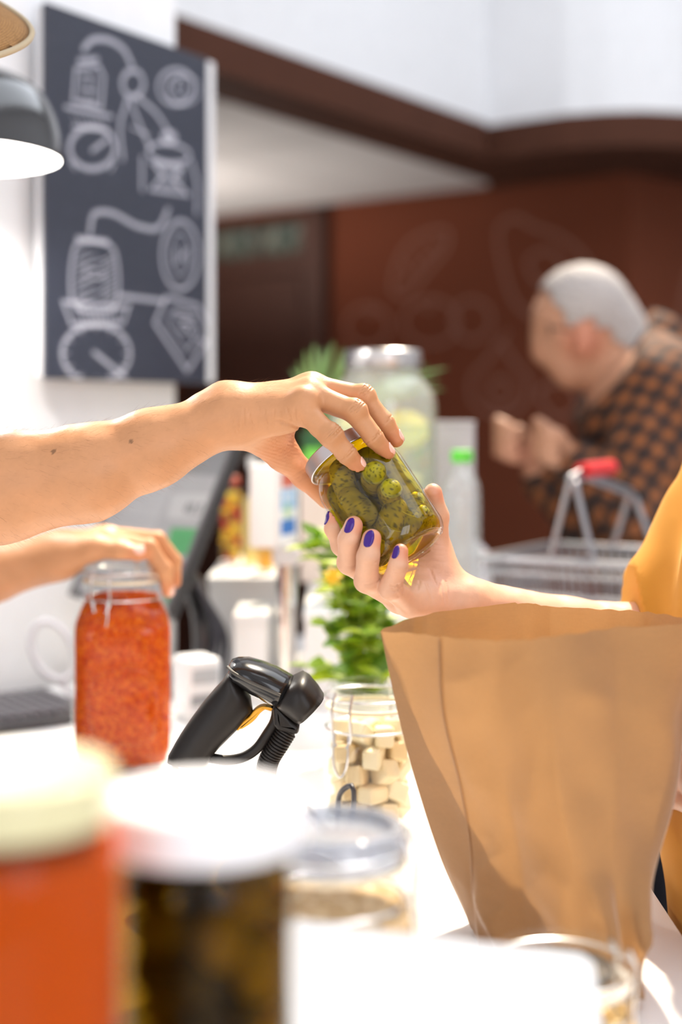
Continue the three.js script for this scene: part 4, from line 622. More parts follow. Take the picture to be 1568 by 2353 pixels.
// cream cubes
{
  const at = P(851, 0, 1.40); at.y = TOP;
  const jar = thing('cube_jar', 'clip-top glass jar of cream coloured cubes beside the paper bag', 'jar', at);
  const h0 = P(0, 1572, 1.4).y - TOP, body = 0.0465, R = 0.0425, neck = h0 - 0.052;
  const outer = curveRows([[0, 0.002, 0.2], [0.03, 0.002, 0.2], [0.038, 0.001, 0.2], [0.0435, 0.005, 0.25], [body, 0.014, 0.3], [body, 0.04, 0.3], [body, 0.07, 0.3], [body, neck - 0.014, 0.3], [0.0455, neck - 0.004, 0.2], [0.0435, neck + 0.004, 0.05], [0.0428, neck + 0.012, 0], [0.0425, neck + 0.028, 0]], 4);
  part(jar, 'glass', vessel(outer, 72), clearGlass);
  const inner = outer.map(([r, y, q]) => [Math.max(0, r - 0.003), Math.max(y, 0.008) + 0.001, q]);
  part(jar, 'inner_wall', vessel(inner, 72), clearGlass);
  clipTop(jar, R, h0 - 0.024, 0.024, -0.62);
  const cube = std(lin(0.92, 0.76, 0.5), 0.62), shapes = [[0.023, 0.019, 0.019], [0.026, 0.017, 0.02], [0.02, 0.02, 0.018], [0.028, 0.019, 0.018]].map(([a, b, c], k) => { const g = box(a, b, c, 0.0035, 3), p = g.attributes.position; for (let i = 0; i < p.count; i++) { const n = 1 + 0.12 * noise(p.getX(i) * 60 + k * 5, p.getY(i) * 60, p.getZ(i) * 60); p.setXYZ(i, p.getX(i) * n, p.getY(i) * n, p.getZ(i) * n); } g.computeVertexNormals(); return g; });
  const mats = [cube, std(lin(0.93, 0.8, 0.56), 0.62), std(lin(0.88, 0.68, 0.4), 0.62)];
  const r = rng(31), placed = [], lim = neck + 0.012;
  for (let y = 0.0195, n = 0; y < lim; y += 0.0192, n++) { for (let i = 0; i < 6; i++) { const a = i * 1.0472 + n * 0.5 + (r() - 0.5) * 0.12, rad = body - 0.0172 - r() * 0.001 - (y > neck - 0.004 ? 0.004 : 0); placed.push({ p: V(Math.cos(a) * rad, y + (r() - 0.5) * 0.004, Math.sin(a) * rad), k: Math.floor(r() * 4) }); } placed.push({ p: V(0, y, 0), k: 2 }); }
  placed.sort((a, b) => a.p.y - b.p.y).forEach(({ p, k }, i) => { const m = solo('cream_cube', shapes[k], mats[i % 3], 'cream coloured cube inside the clip-top jar beside the bag', 'cube', 'cream cubes in the clip-top jar'); m.position.copy(p).add(at); m.rotation.set((r() - 0.5) * 1.4, r() * 6, (r() - 0.5) * 1.4); });
}
// two preserve jars close to the lens, on a low riser
const nearGlass = phys(lin(0.97, 0.985, 0.98), 0.04, { transmission: 1, thickness: 0, ior: 1.5, specularIntensity: 0.3 });
const riserPaint = std(lin(0.8, 0.8, 0.81), 0.5);
{
  const rz = thing('display_riser', 'white riser under the two blurred jars nearest the lens', 'riser', V(-0.105, TOP, -0.53));
  part(rz, 'riser_top', boxAt(-0.13, 0.09, 0.1, 0.115, -0.08, 0.12), riserPaint); for (const x of [-0.12, 0.08]) part(rz, 'riser_side', boxAt(x - 0.008, x + 0.008, 0, 0.1, -0.07, 0.11), riserPaint);
  const y0 = TOP + 0.1155;
  const make = (name, label, cx, d, R, lidR, topY, lidMat) => { const p = V((cx - CX) * d / F, y0, -d), h = topY - y0, o = thing(name, label, 'jar', p, 'preserve jars nearest the lens');
    const prof = curveRows([[0, 0.003], [R * 0.7, 0.002], [R * 0.92, 0.004], [R, 0.014], [R, 0.04], [R, h * 0.6], [R, h - 0.034], [R * 0.95, h - 0.024], [lidR * 0.93, h - 0.016], [lidR * 0.93, h - 0.003]], 4);
    part(o, 'glass', vessel(prof, 64), nearGlass);
    part(o, 'lid', vessel([[0, h - 0.002], [lidR * 0.95, h - 0.002], [lidR * 0.97, h - 0.017], [lidR, h - 0.0175], [lidR * 1.01, h - 0.016], [lidR, h - 0.0145], [lidR, h - 0.002], [lidR * 0.98, h], [lidR * 0.94, h + 0.0008], [lidR * 0.9, h - 0.0002], [0, h - 0.0002]], 72), lidMat);
    return [o, prof, h, p]; };
  const [tj, tprof, th, tp] = make('tomato_jar', 'blurred jar of orange red sauce with a cream lid, bottom left corner', 22, 0.5, 0.0408, 0.0375, P(0, 1765, 0.5).y, phys(lin(0.7, 0.66, 0.4), 0.3, { clearcoat: 0.5 }));
  const sauceTex = fieldTexture(256, (u, v) => { const n = tileNoise(u, v, 9); return [0.9 + 0.1 * n, 0.3 + 0.2 * n, 0.08]; }, true);
  const sauce = solo('tomato_sauce', vessel(tprof.filter(([, y]) => y < th - 0.026).map(([r, y]) => [Math.max(0, r - 0.002), y + 0.002]).concat([[0, th - 0.024]]), 64), phys(lin(0.46, 0.062, 0.001), 0.7, { specularIntensity: 0.1 }), 'orange red sauce inside the jar with the cream lid', 'sauce', undefined, 'stuff'); sauce.position.copy(tp);
  const [oj, oprof, oh, op] = make('olive_jar', 'blurred jar of dark olives with a white lid, in front of the scanner', 468, 0.56, 0.0368, 0.0408, P(0, 1826, 0.56).y, phys(lin(0.86, 0.87, 0.92), 0.35, { clearcoat: 0.3 }));
  const juice = solo('olive_brine', vessel(oprof.filter(([, y]) => y < oh - 0.02).map(([r, y]) => [Math.max(0, r - 0.0018), y + 0.0018]).concat([[0, oh - 0.02]]), 48), phys(lin(0.42, 0.31, 0.07), 0.0, { transmission: 1, thickness: 0, ior: 1.15, specularIntensity: 0.3 }), 'dark brine inside the blurred olive jar', 'brine', undefined, 'stuff'); juice.position.copy(op);
  const og = new THREE.SphereGeometry(0.0098, 20, 14).scale(1, 1.25, 1), om = [phys(lin(0.07, 0.048, 0.012), 0.25, { clearcoat: 0.4 }), phys(lin(0.62, 0.5, 0.02), 0.25, { clearcoat: 0.4 }), phys(lin(0.05, 0.032, 0.012), 0.25, { clearcoat: 0.4 }), phys(lin(0.2, 0.15, 0.015), 0.25)];
  const r = rng(14), put = []; let tries = 0;
  while (put.length < 70 && tries++ < 30000) { const a = r() * 6.283, rad = Math.sqrt(r()) * 0.0248, y = 0.014 + r() * (oh - 0.052), p = V(Math.cos(a) * rad, y, Math.sin(a) * rad); if (put.some((o) => o.distanceTo(p) < 0.0188)) continue; put.push(p); }
  put.forEach((p, i) => { const green = p.x > 0.006 && p.z > -0.012 && p.y > oh * 0.42; const m = solo('olive', og, om[green ? 1 : i % 9 === 0 ? 3 : i % 2 * 2], green ? 'yellow green olive on the right side of the blurred olive jar' : 'olive inside the blurred olive jar nearest the lens', 'olive', green ? 'yellow green olives' : 'olives in the blurred jar'); m.position.copy(p).add(op); m.rotation.set(r() * 3, r() * 3, r() * 3); });
}
// clip-top jar behind the white card, and the squat one at the bottom right
{
  const at = P(765, 0, 0.8); at.y = TOP;
  const jar = thing('bean_jar', 'blurred clip-top jar of beige beans left of the paper bag base', 'jar', at);
  const h0 = P(0, 1893, 0.8).y - TOP, R = 0.0405, body = 0.0465, neck = h0 - 0.045;
  const outer = curveRows([[0, 0.002, 0.3], [0.036, 0.001, 0.3], [0.0435, 0.006, 0.4], [body, 0.016, 0.5], [body, 0.06, 0.5], [body, neck - 0.016, 0.5], [0.0445, neck - 0.004, 0.3], [0.0415, neck + 0.006, 0], [0.0408, neck + 0.022, 0]], 4);
  part(jar, 'glass', vessel(outer, 64), clearGlass); clipTop(jar, R, h0 - 0.024, 0.024, 1.35, { lid: phys(lin(0.6, 0.63, 0.7), 0.05, { transmission: 0.6, thickness: 0 }) });
  const fill = vessel(outer.filter(([, y]) => y < neck - 0.002).map(([r, y, q]) => [Math.max(0, r - 0.0035), y + 0.003, q]).concat([[0, neck - 0.001, 0]]), 64);
  const beans = thing('beans', 'beige beans inside the blurred clip-top jar', 'beans', at); beans.userData.kind = 'stuff';
  part(beans, 'fill', fill, std(lin(0.55, 0.36, 0.17), 0.7)).userData.kind = 'stuff';
  const sampler = new MeshSurfaceSampler(new THREE.Mesh(fill)), r = rng(61); sampler.setRandomGenerator(r); sampler.build();
  const N = 900, g = new THREE.InstancedMesh(new THREE.SphereGeometry(0.0042, 10, 8).scale(1.3, 0.8, 0.9), std(0xffffff, 0.5), N), p = V(), nn = V(), q = new THREE.Quaternion(), m4 = new THREE.Matrix4();
  for (let i = 0; i < N; i++) { sampler.sample(p, nn); q.setFromEuler(new THREE.Euler(r() * 6, r() * 6, r() * 6)); m4.compose(p.addScaledVector(nn, -0.002), q, V(1, 1, 1)); g.setMatrixAt(i, m4); g.setColorAt(i, [lin(0.72, 0.52, 0.3), lin(0.62, 0.42, 0.2), lin(0.8, 0.63, 0.4)][i % 3]); }
  g.name = 'bean'; g.userData.kind = 'stuff'; beans.add(g);
}
{
  const at = P(1292, 0, 0.82); at.y = TOP;
  const jar = thing('squat_jar', 'small squat clip-top jar of pale cereal at the foot of the paper bag', 'jar', at);
  const h0 = P(0, 2196, 0.82).y - TOP, R = 0.0385, body = 0.0425, neck = h0 - 0.036;
  const outer = curveRows([[0, 0.002], [0.032, 0.001], [0.0385, 0.006], [body, 0.014], [body, 0.03], [body, neck - 0.008], [0.0405, neck], [0.0388, neck + 0.008], [0.0385, neck + 0.02]], 4);
  part(jar, 'glass', vessel(outer, 64), clearGlass);
  clipTop(jar, R, h0 - 0.016, 0.018, 2.0, { seal: std(lin(0.66, 0.6, 0.54), 0.6) });
  part(jar, 'lid_plate', vessel([[0, h0 - 0.010], [0.029, h0 - 0.010], [0.0305, h0 - 0.006], [0.0305, h0 - 0.009]], 48), std(0x2e2624, 0.5));
  const fill = vessel(outer.filter(([, y]) => y < neck - 0.001).map(([r, y]) => [Math.max(0, r - 0.0035), y + 0.003]).concat([[0, neck]]), 64);
  const cereal = thing('cereal', 'pale golden cereal inside the squat jar', 'cereal', at); cereal.userData.kind = 'stuff';
  part(cereal, 'fill', fill, std(lin(0.6, 0.42, 0.2), 0.7)).userData.kind = 'stuff';
  const sampler = new MeshSurfaceSampler(new THREE.Mesh(fill)), r = rng(62); sampler.setRandomGenerator(r); sampler.build();
  const N = 700, g = new THREE.InstancedMesh(new THREE.TorusGeometry(0.0042, 0.0018, 6, 12), std(0xffffff, 0.6), N), p = V(), nn = V(), q = new THREE.Quaternion(), m4 = new THREE.Matrix4();
  for (let i = 0; i < N; i++) { sampler.sample(p, nn); q.setFromEuler(new THREE.Euler(r() * 6, r() * 6, r() * 6)); m4.compose(p.addScaledVector(nn, -0.001), q, V(1, 1, 1)); g.setMatrixAt(i, m4); g.setColorAt(i, [lin(0.8, 0.56, 0.25), lin(0.72, 0.45, 0.16), lin(0.85, 0.68, 0.4)][i % 3]); }
  g.name = 'cereal_ring'; g.userData.kind = 'stuff'; cereal.add(g);
}
// blank white tent card
{
  const a = P(652, 2112, 0.655), b = P(1362, 2195, 0.735);
  const mid = a.clone().lerp(b, 0.5); const base = V(mid.x, TOP, mid.z);
  const card = thing('tent_card', 'blank white folded card standing in front of the paper bag', 'card', base);
  const paper = std(lin(0.9, 0.9, 0.91), 0.6), along = b.clone().sub(a).setY(0).normalize(), out = V(-along.z, 0, along.x); if (out.z < 0) out.negate();
  const face = (side, name) => { const rows = []; const th = 0.0006; for (let j = 0; j <= 16; j++) { const row = []; for (let i = 0; i <= 24; i++) { const s = i / 24, t = j / 16; const top = a.clone().lerp(b, s); if (t < 0.12) { const k = 1 - Math.pow(1 - t / 0.12, 2); } const corner = Math.min(1, Math.min(s, 1 - s) / 0.03); const p = top.clone(); p.y = lerp(top.y - (1 - Math.sqrt(1 - (1 - corner) * (1 - corner))) * 0.004, TOP + 0.0008, t); p.addScaledVector(out, side * (0.0012 + t * 0.028) + 0.0016 * Math.sin(s * 3.1) * (1 - t)); row.push(p.sub(base)); } rows.push(row); } return part(card, name, sheet(rows), paper); };
  face(1, 'front_leaf'); face(-1, 'back_leaf');
}
// ---------------------------------------------------------------- barcode scanner on its stand
const blackPlastic = phys(lin(0.012, 0.0095, 0.0085), 0.4, { specularIntensity: 0.6 }), glossBlack = phys(lin(0.009, 0.009, 0.01), 0.16, { specularIntensity: 1 }), greyTrim = std(lin(0.07, 0.062, 0.05), 0.5);
{
  const D = 1.22, at = P(560, 1640, D), foot = V(at.x + 0.03, TOP, at.z - 0.02);
  const S = (x, y, near = 0) => P(380 + x / 3.92, 1480 + y / 3.92, D).add(V(0, 0, near));
  const gun = thing('barcode_scanner', 'black handheld barcode scanner with an orange trigger', 'scanner', at);
  const slab = (name, pts, thick, bevel, mat) => { const s = new THREE.Shape(new THREE.SplineCurve(pts.map(([x, y]) => { const p = S(x, y).sub(at); return new THREE.Vector2(p.x, p.y); })).getPoints(pts.length * 5)); const g = new THREE.ExtrudeGeometry(s, { depth: thick - 2 * bevel, bevelEnabled: true, bevelSize: bevel, bevelThickness: bevel, bevelOffset: -bevel, bevelSegments: 5, curveSegments: 4 }); g.translate(0, 0, -thick / 2 + bevel); return part(gun, name, toCreasedNormals(g, 0.6), mat); };
  const hull = (name, st, mat, n = 2.6) => { const rings = st.map(([a, b, w]) => { const A = S(...a).sub(at), B = S(...b).sub(at); return { c: A.clone().add(B).multiplyScalar(0.5), u: A.clone().sub(B).multiplyScalar(0.5), v: V(0, 0, w), n }; }); return part(gun, name, loft(rings, 40), mat); };
  hull('handle', [[[640, 260], [560, 255], 0.013], [[660, 330], [520, 320], 0.017], [[770, 480], [450, 395], 0.0185], [[790, 600], [350, 510], 0.018], [[650, 770], [235, 665], 0.0175], [[500, 920], [140, 805], 0.017], [[430, 1000], [95, 880], 0.0165], [[400, 1050], [30, 1000], 0.016], [[380, 1100], [20, 1060], 0.014]], blackPlastic, 2.4);
  hull('head', [[[580, 175], [572, 260], 0.006], [[600, 140], [585, 300], 0.017], [[655, 124], [620, 335], 0.024], [[750, 124], [680, 375], 0.028], [[880, 160], [760, 430], 0.0295], [[1000, 205], [850, 480], 0.0295], [[1100, 262], [930, 525], 0.029], [[1168, 302], [1015, 562], 0.027]], glossBlack, 2.3);
  hull('hood', [[[1120, 320], [1000, 545], 0.0265], [[1160, 292], [1020, 565], 0.0285], [[1240, 254], [1080, 615], 0.0325], [[1300, 290], [1125, 650], 0.034], [[1380, 385], [1165, 680], 0.034], [[1428, 458], [1195, 692], 0.032]], blackPlastic, 2.6);
  hull('scan_window', [[[1420, 470], [1205, 685], 0.027], [[1430, 470], [1210, 690], 0.026]], phys(lin(0.03, 0.004, 0.004), 0.05), 3);
  part(gun, 'seam_trim', tube([[572, 185], [640, 218], [760, 275], [900, 335], [1050, 400]].map(([x, y]) => S(x, y, 0.0268).sub(at)).map((p, i) => p.setZ([0.012, 0.0235, 0.0285, 0.0298, 0.0295][i])), 0.0016, 30, 6).scale(1, 1, 1), greyTrim);
  slab('trigger', [[640, 765], [700, 690], [760, 640], [800, 590], [850, 555], [905, 548], [970, 580], [915, 572], [860, 610], [820, 660], [770, 705], [700, 750]], 0.014, 0.0016, phys(lin(0.86, 0.40, 0.02), 0.4));
  part(gun, 'trigger_guard', tube([[300, 1000], [430, 1030], [560, 1046], [700, 1020], [820, 945], [920, 810], [985, 700], [1005, 610], [1000, 560]].map(([x, y]) => S(x, y).sub(at)), 0.0046, 60, 12), blackPlastic);
  slab('front_bracket', [[975, 560], [1010, 530], [1100, 620], [1190, 695], [1212, 720], [1190, 780], [1110, 770], [1020, 745], [985, 700]], 0.03, 0.004, blackPlastic);
  // separate flexible stand
  const st = thing('scanner_stand', 'black ribbed gooseneck stand holding the barcode scanner', 'stand', foot);
  const path = new THREE.CatmullRomCurve3([S(1100, 770, 0), S(1020, 900, 0), S(930, 1060, -0.004), S(900, 1250, -0.01), S(930, 1500, -0.016), foot.clone().add(V(0, 0.02, 0))].map((p) => p.sub(foot)));
  part(st, 'neck', new THREE.TubeGeometry(path, 60, 0.0078, 12), blackPlastic);
  const rg = new THREE.TorusGeometry(0.0082, 0.0013, 8, 24);
  for (let i = 0; i < 44; i++) { const t = 0.02 + i / 44 * 0.9, m = part(st, 'rib', rg, blackPlastic, path.getPointAt(t)); m.quaternion.setFromUnitVectors(V(0, 0, 1), path.getTangentAt(t)); }
  part(st, 'base_plate', vessel(curveRows([[0, 0.0005], [0.05, 0.0005], [0.054, 0.004], [0.05, 0.01], [0.02, 0.016], [0.01, 0.022], [0, 0.022]], 3), 48), blackPlastic);
  part(st, 'cable', tube([S(60, 1040, 0).sub(foot), S(120, 1200, -0.01).sub(foot), V(-0.02, 0.03, -0.03), V(0.03, 0.008, -0.06), V(0.062, 0.03, -0.05), V(0.066, 0.07, -0.045), V(0.055, 0.06, -0.06), V(0.05, 0.012, -0.1), V(0.02, 0.006, -0.2)], 0.0026, 80, 8), phys(lin(0.05, 0.05, 0.06), 0.35));
}
// glass tumbler behind the scanner
{
  const at = P(462, 0, 1.52); at.y = TOP; const o = thing('glass_tumbler', 'clear glass tumbler half hidden behind the scanner grip', 'glass', at);
  part(o, 'glass', vessel(curveRows([[0, 0.006], [0.022, 0.005], [0.027, 0.0008], [0.0295, 0.004], [0.031, 0.03], [0.033, 0.085], [0.0345, 0.092]], 4), 56), clearGlass);
  part(o, 'rim', new THREE.TorusGeometry(0.0345, 0.0011, 8, 56).rotateX(Math.PI / 2).translate(0, 0.092, 0), clearGlass);
}
// ---------------------------------------------------------------- till screen, keypad, small things at the left
{
  const r = V(0.6, 0, 0.8), T = 25 * Math.PI / 180, nh = V(-0.8, 0, 0.6), U = V(0, Math.cos(T), 0).addScaledVector(nh, -Math.sin(T)), n = nh.clone().multiplyScalar(Math.cos(T)).add(V(0, Math.sin(T), 0));
  const c = P(466, 1216, 1.95).addScaledVector(r, -0.152), foot = V(c.x + 0.03, TOP, c.z - 0.03);
  const mon = thing('till_monitor', 'grey touch screen till monitor tilted back on a black stand', 'monitor', foot);
  const basis = new THREE.Matrix4().makeBasis(r, U, n), q = new THREE.Quaternion().setFromRotationMatrix(basis);
  const put = (name, g, mat, off) => { const m = part(mon, name, g, mat, c.clone().addScaledVector(r, off.x).addScaledVector(U, off.y).addScaledVector(n, off.z).sub(foot)); m.quaternion.copy(q); return m; };
  const uvOf = (px, py) => { const d = P(px, py, 1).sub(camera.position), t = c.clone().addScaledVector(n, 0.0).sub(camera.position).dot(n) / d.dot(n), p = camera.position.clone().addScaledVector(d, t).sub(c); return [p.dot(r) / 0.284 + 0.5, p.dot(U) / 0.244 + 0.5]; };
  put('housing', box(0.304, 0.264, 0.018, 0.006, 3), phys(lin(0.02, 0.02, 0.022), 0.4), V(0, 0, -0.009));
  const tex = canvasTexture(1024, 880, (g, w, h) => {
    g.fillStyle = '#77777a'; g.fillRect(0, 0, w, h); g.fillStyle = '#5c5d60'; g.fillRect(0, 0, w, h * 0.17); g.fillStyle = '#838386'; g.fillRect(0, h * 0.2, w * 0.58, h * 0.8);
    const quad = (pts, col) => { g.fillStyle = col; g.beginPath(); pts.forEach(([x, y], i) => { const [u, v] = uvOf(x, y); i ? g.lineTo(u * w, (1 - v) * h) : g.moveTo(u * w, (1 - v) * h); }); g.closePath(); g.fill(); };
    quad([[398, 1135], [484, 1135], [468, 1192], [384, 1192]], '#8b8b8d'); quad([[396, 1213], [468, 1216], [446, 1278], [380, 1272]], '#1f6b38'); quad([[404, 1291], [442, 1294], [430, 1326], [398, 1322]], '#6e3540'); quad([[390, 1330], [428, 1332], [404, 1392], [380, 1386]], '#1f6b38');
    const [u, v] = uvOf(420, 1180); g.fillStyle = '#38383c'; g.font = 'bold 92px sans-serif'; g.save(); g.translate(u * w, (1 - v) * h); g.fillText('40.0', 0, 0); g.restore();
    g.strokeStyle = '#6a6a6e'; g.lineWidth = 4; for (let i = 0; i < 7; i++) { g.beginPath(); g.moveTo(20, h * (0.3 + i * 0.09)); g.lineTo(w * 0.55, h * (0.3 + i * 0.09)); g.stroke(); }
  });
  put('screen', new THREE.PlaneGeometry(0.284, 0.244), std(0xffffff, 0.35, { map: tex }), V(0, 0, 0.0012));
  for (const [w, h, x, y] of [[0.304, 0.01, 0, 0.127], [0.304, 0.01, 0, -0.127], [0.01, 0.264, 0.147, 0], [0.01, 0.264, -0.147, 0]]) put('bezel', box(w, h, 0.006, 0.002), phys(lin(0.05, 0.05, 0.055), 0.4), V(x, y, 0.001));
  const back = c.clone().addScaledVector(n, -0.03).addScaledVector(U, -0.03).sub(foot);
  part(mon, 'stand_arm', tube([back, back.clone().add(V(0.05, -0.06, -0.02)), V(0.05, 0.1, 0.02), V(0.045, 0.045, 0.03), V(0.0, 0.028, 0.03)], 0.017, 40, 14), phys(lin(0.02, 0.02, 0.022), 0.3, { clearcoat: 0.5 }));
  part(mon, 'stand_foot', box(0.13, 0.018, 0.13, 0.008, 3), phys(lin(0.025, 0.025, 0.028), 0.35), V(0.015, 0.0098, 0.03));
  for (let i = 0; i < 3; i++) part(mon, 'cable', tube([back.clone().add(V(0.06, -0.05, 0.01 * i)), V(0.07 + i * 0.008, 0.09, 0.06), V(0.06 + i * 0.012, 0.03, 0.10), V(0.06 + i * 0.012, 0.009, 0.12)], 0.0042, 40, 8), phys(lin(0.06, 0.06, 0.075), 0.4));
}
{
  const kp = thing('keypad', 'dark grey keypad on the counter at the left edge', 'keypad', V(-0.438, TOP, -1.9)); kp.rotation.y = -0.95;
  part(kp, 'tray', box(0.16, 0.016, 0.145, 0.004, 3), std(lin(0.05, 0.05, 0.055), 0.5), V(0, 0.0085, 0));
  const g = box(0.0145, 0.007, 0.0145, 0.002, 2), m = std(lin(0.085, 0.08, 0.09), 0.55);
  for (let i = 0; i < 9; i++) for (let j = 0; j < 8; j++) part(kp, 'key', g, m, V(-0.068 + i * 0.017, 0.0195, -0.06 + j * 0.0172));
  const at = P(122, 0, 2.0); at.y = TOP;
  const loop = thing('cable_loop', 'white cable hanging in a loop against the white wall', 'cable', at);
  const pts = []; for (let i = 0; i < 24; i++) { const a = i / 24 * 6.2832, x = Math.cos(a) * 0.03, y = Math.sin(a) * 0.043; pts.push(V(x * 0.94 - y * 0.35, 0.076 + y * 0.94 + x * 0.2, -0.004 * Math.sin(a))); }
  part(loop, 'coil', tube(pts, 0.0055, 90, 10, true), std(lin(0.66, 0.66, 0.7), 0.5));
  part(loop, 'tail', tube([V(0.01, 0.033, 0), V(0.03, 0.012, 0.005), V(0.05, 0.0058, 0.01), V(0.09, 0.0058, 0.0)], 0.0052, 24, 10), std(lin(0.66, 0.66, 0.7), 0.5));
  const cp = P(452, 0, 1.9); cp.y = TOP; const ct = thing('card_reader', 'small white card reader beside the till stand', 'card reader', cp); ct.rotation.y = 0.5;
  part(ct, 'shell', box(0.05, 0.085, 0.06, 0.008, 3), std(lin(0.75, 0.76, 0.78), 0.4), V(0, 0.0428, 0)); part(ct, 'slot', box(0.042, 0.014, 0.004, 0.001), std(0x8a8c90, 0.5), V(0, 0.03, 0.031)); part(ct, 'display', box(0.038, 0.02, 0.004, 0.001), std(0xa9adb2, 0.3), V(0, 0.062, 0.03));
}
// ---------------------------------------------------------------- customer display on a chrome pole
{
  const at = P(657, 0, 2.0); at.y = TOP; const o = thing('customer_display', 'white price display box on a chrome pole', 'display', at);
  const yaw = Math.atan2(-0.3, 0.95), y0 = P(0, 1258, 2).y - TOP, y1 = P(0, 1066, 2).y - TOP, q = -0.31;
  const hd = part(o, 'display_box', box(0.045, y1 - y0, 0.092, 0.005, 3), std(lin(0.74, 0.71, 0.70), 0.45), V(-0.018, (y0 + y1) / 2, -0.03), [0, q, 0]);
  const pic = canvasTexture(256, 340, (c, w, h) => { c.fillStyle = '#f2f2f4'; c.fillRect(0, 0, w, h); c.fillStyle = '#cf5a45'; c.fillRect(30, 20, 190, 70); c.fillStyle = '#8fbde8'; c.fillRect(20, 100, 210, 90); c.fillStyle = '#b7d7a8'; c.beginPath(); c.arc(110, 200, 40, 0, 7); c.fill(); c.fillStyle = '#2e74c8'; c.fillRect(20, 235, 200, 70); c.fillStyle = '#dfe8f4'; c.fillRect(60, 120, 110, 30); });
  part(hd, 'price_panel', new THREE.PlaneGeometry(0.08, y1 - y0 - 0.012).rotateY(Math.PI / 2).translate(0.0228, 0, 0), std(0xffffff, 0.35, { map: pic }));
  part(o, 'neck', box(0.04, 0.026, 0.04, 0.004), std(lin(0.62, 0.6, 0.6), 0.4), V(0.0, y0 - 0.013, -0.02));
  part(o, 'pole', new THREE.CylinderGeometry(0.0145, 0.0145, y0 - 0.03, 40).translate(0, (y0 - 0.03) / 2 + 0.006, -0.02), std(lin(0.78, 0.76, 0.74), 0.12, { metalness: 1 }));
  part(o, 'base', vessel(curveRows([[0, 0.0005], [0.02, 0.0005], [0.0225, 0.004], [0.021, 0.008], [0.016, 0.012], [0, 0.012]], 3), 48), std(lin(0.7, 0.69, 0.68), 0.25, { metalness: 1 }), V(0, 0, -0.02));
}
// ---------------------------------------------------------------- white display blocks
{
  const block = (label, x0, x1, h, z0, z1) => { const c = V((x0 + x1) / 2, TOP, (z0 + z1) / 2), o = thing('display_block', label, 'block', c, 'white display blocks'); part(o, 'top', box(x1 - x0, 0.012, z1 - z0, 0.002), riserPaint, V(0, h - 0.006, 0)); part(o, 'body', box(x1 - x0 - 0.004, h - 0.0125, z1 - z0 - 0.004, 0.002), riserPaint, V(0, (h - 0.0125) / 2 + 0.0004, 0)); return o; };
  block('tall white block carrying the jar of peppers', -0.212, -0.098, 0.158, -2.55, -2.2);
  block('small white block in front of the taller one, left of the chrome pole', -0.155, -0.104, 0.128, -2.13, -1.99);
  block('wide white block carrying the lemon water dispenser', -0.053, 0.209, 0.137, -2.42, -1.95);
}
const onTall = TOP + 0.158, onWide = TOP + 0.137;
{
  // jar of mixed peppers and two pale bottles
  const at = P(530, 0, 2.42); at.y = onTall; const jar = thing('pepper_jar', 'slim jar of yellow and red peppers behind the till screen', 'jar', at);
  const h = P(0, 1095, 2.42).y - onTall, prof = curveRows([[0, 0.002], [0.016, 0.001], [0.0205, 0.006], [0.021, 0.03], [0.021, h * 0.75], [0.019, h * 0.83], [0.014, h * 0.88], [0.0135, h * 0.95]], 4);
  part(jar, 'glass', vessel(prof, 40), clearGlass); part(jar, 'cap', vessel([[0, h], [0.0145, h], [0.0155, h - 0.002], [0.0155, h - 0.014], [0.014, h - 0.014]], 40), std(lin(0.5, 0.08, 0.04), 0.4));
  const mats = [lin(0.75, 0.42, 0.02), lin(0.55, 0.05, 0.02), lin(0.36, 0.2, 0.02), lin(0.8, 0.55, 0.05), lin(0.2, 0.09, 0.03)].map((c) => phys(c, 0.35)), g = new THREE.SphereGeometry(0.0078, 14, 10).scale(1.15, 0.8, 0.9), r = rng(41);
  let k = 0; for (let y = 0.01; y < h * 0.8; y += 0.0135) for (let i = 0; i < 4; i++) { const a = i * 1.571 + y * 40, m = solo('pepper_piece', g, mats[y > h * 0.45 && y < h * 0.66 ? (k % 3 === 0 ? 0 : k % 2 ? 4 : 1) : k % 5 === 1 ? 1 : [0, 3, 2][k % 3]], 'pickled pepper piece inside the slim jar behind the till', 'pepper', 'pepper pieces in the slim jar'); m.position.set(at.x + Math.cos(a) * 0.0105, at.y + y, at.z + Math.sin(a) * 0.0105); m.rotation.set(r() * 3, r() * 3, r() * 3); k++; }
  const bottle = (label, px, d, y0, topPx, R, body, cap) => { const p = P(px, 0, d); p.y = y0; const b = thing('oil_bottle', label, 'bottle', p); const hh = P(0, topPx, d).y - y0; part(b, 'glass', vessel(curveRows([[0, 0.002], [R * 0.8, 0.001], [R, 0.006], [R, hh * 0.3], [R, hh * 0.62], [R * 0.8, hh * 0.74], [R * 0.4, hh * 0.84], [R * 0.36, hh * 0.95]], 4), 40), clearGlass); part(b, 'oil', vessel(curveRows([[0, 0.004], [R * 0.9, 0.005], [R * 0.93, 0.02], [R * 0.93, hh * 0.6], [0, hh * 0.61]], 2), 32), phys(body, 0.3, { transmission: 0.55, thickness: 0, ior: 1.2 })); part(b, 'cap', vessel([[0, hh], [R * 0.42, hh], [R * 0.46, hh - 0.003], [R * 0.46, hh - 0.02], [R * 0.4, hh - 0.02]], 32), cap); };
  bottle('tall bottle of pale yellow oil left of the price display', 580, 2.38, onTall, 1050, 0.017, lin(0.95, 0.82, 0.42), std(lin(0.8, 0.8, 0.8), 0.4));
  bottle('short bottle of amber oil at the foot of the price display', 612, 2.28, onTall, 1190, 0.014, lin(0.9, 0.62, 0.18), std(lin(0.8, 0.7, 0.5), 0.4));
}
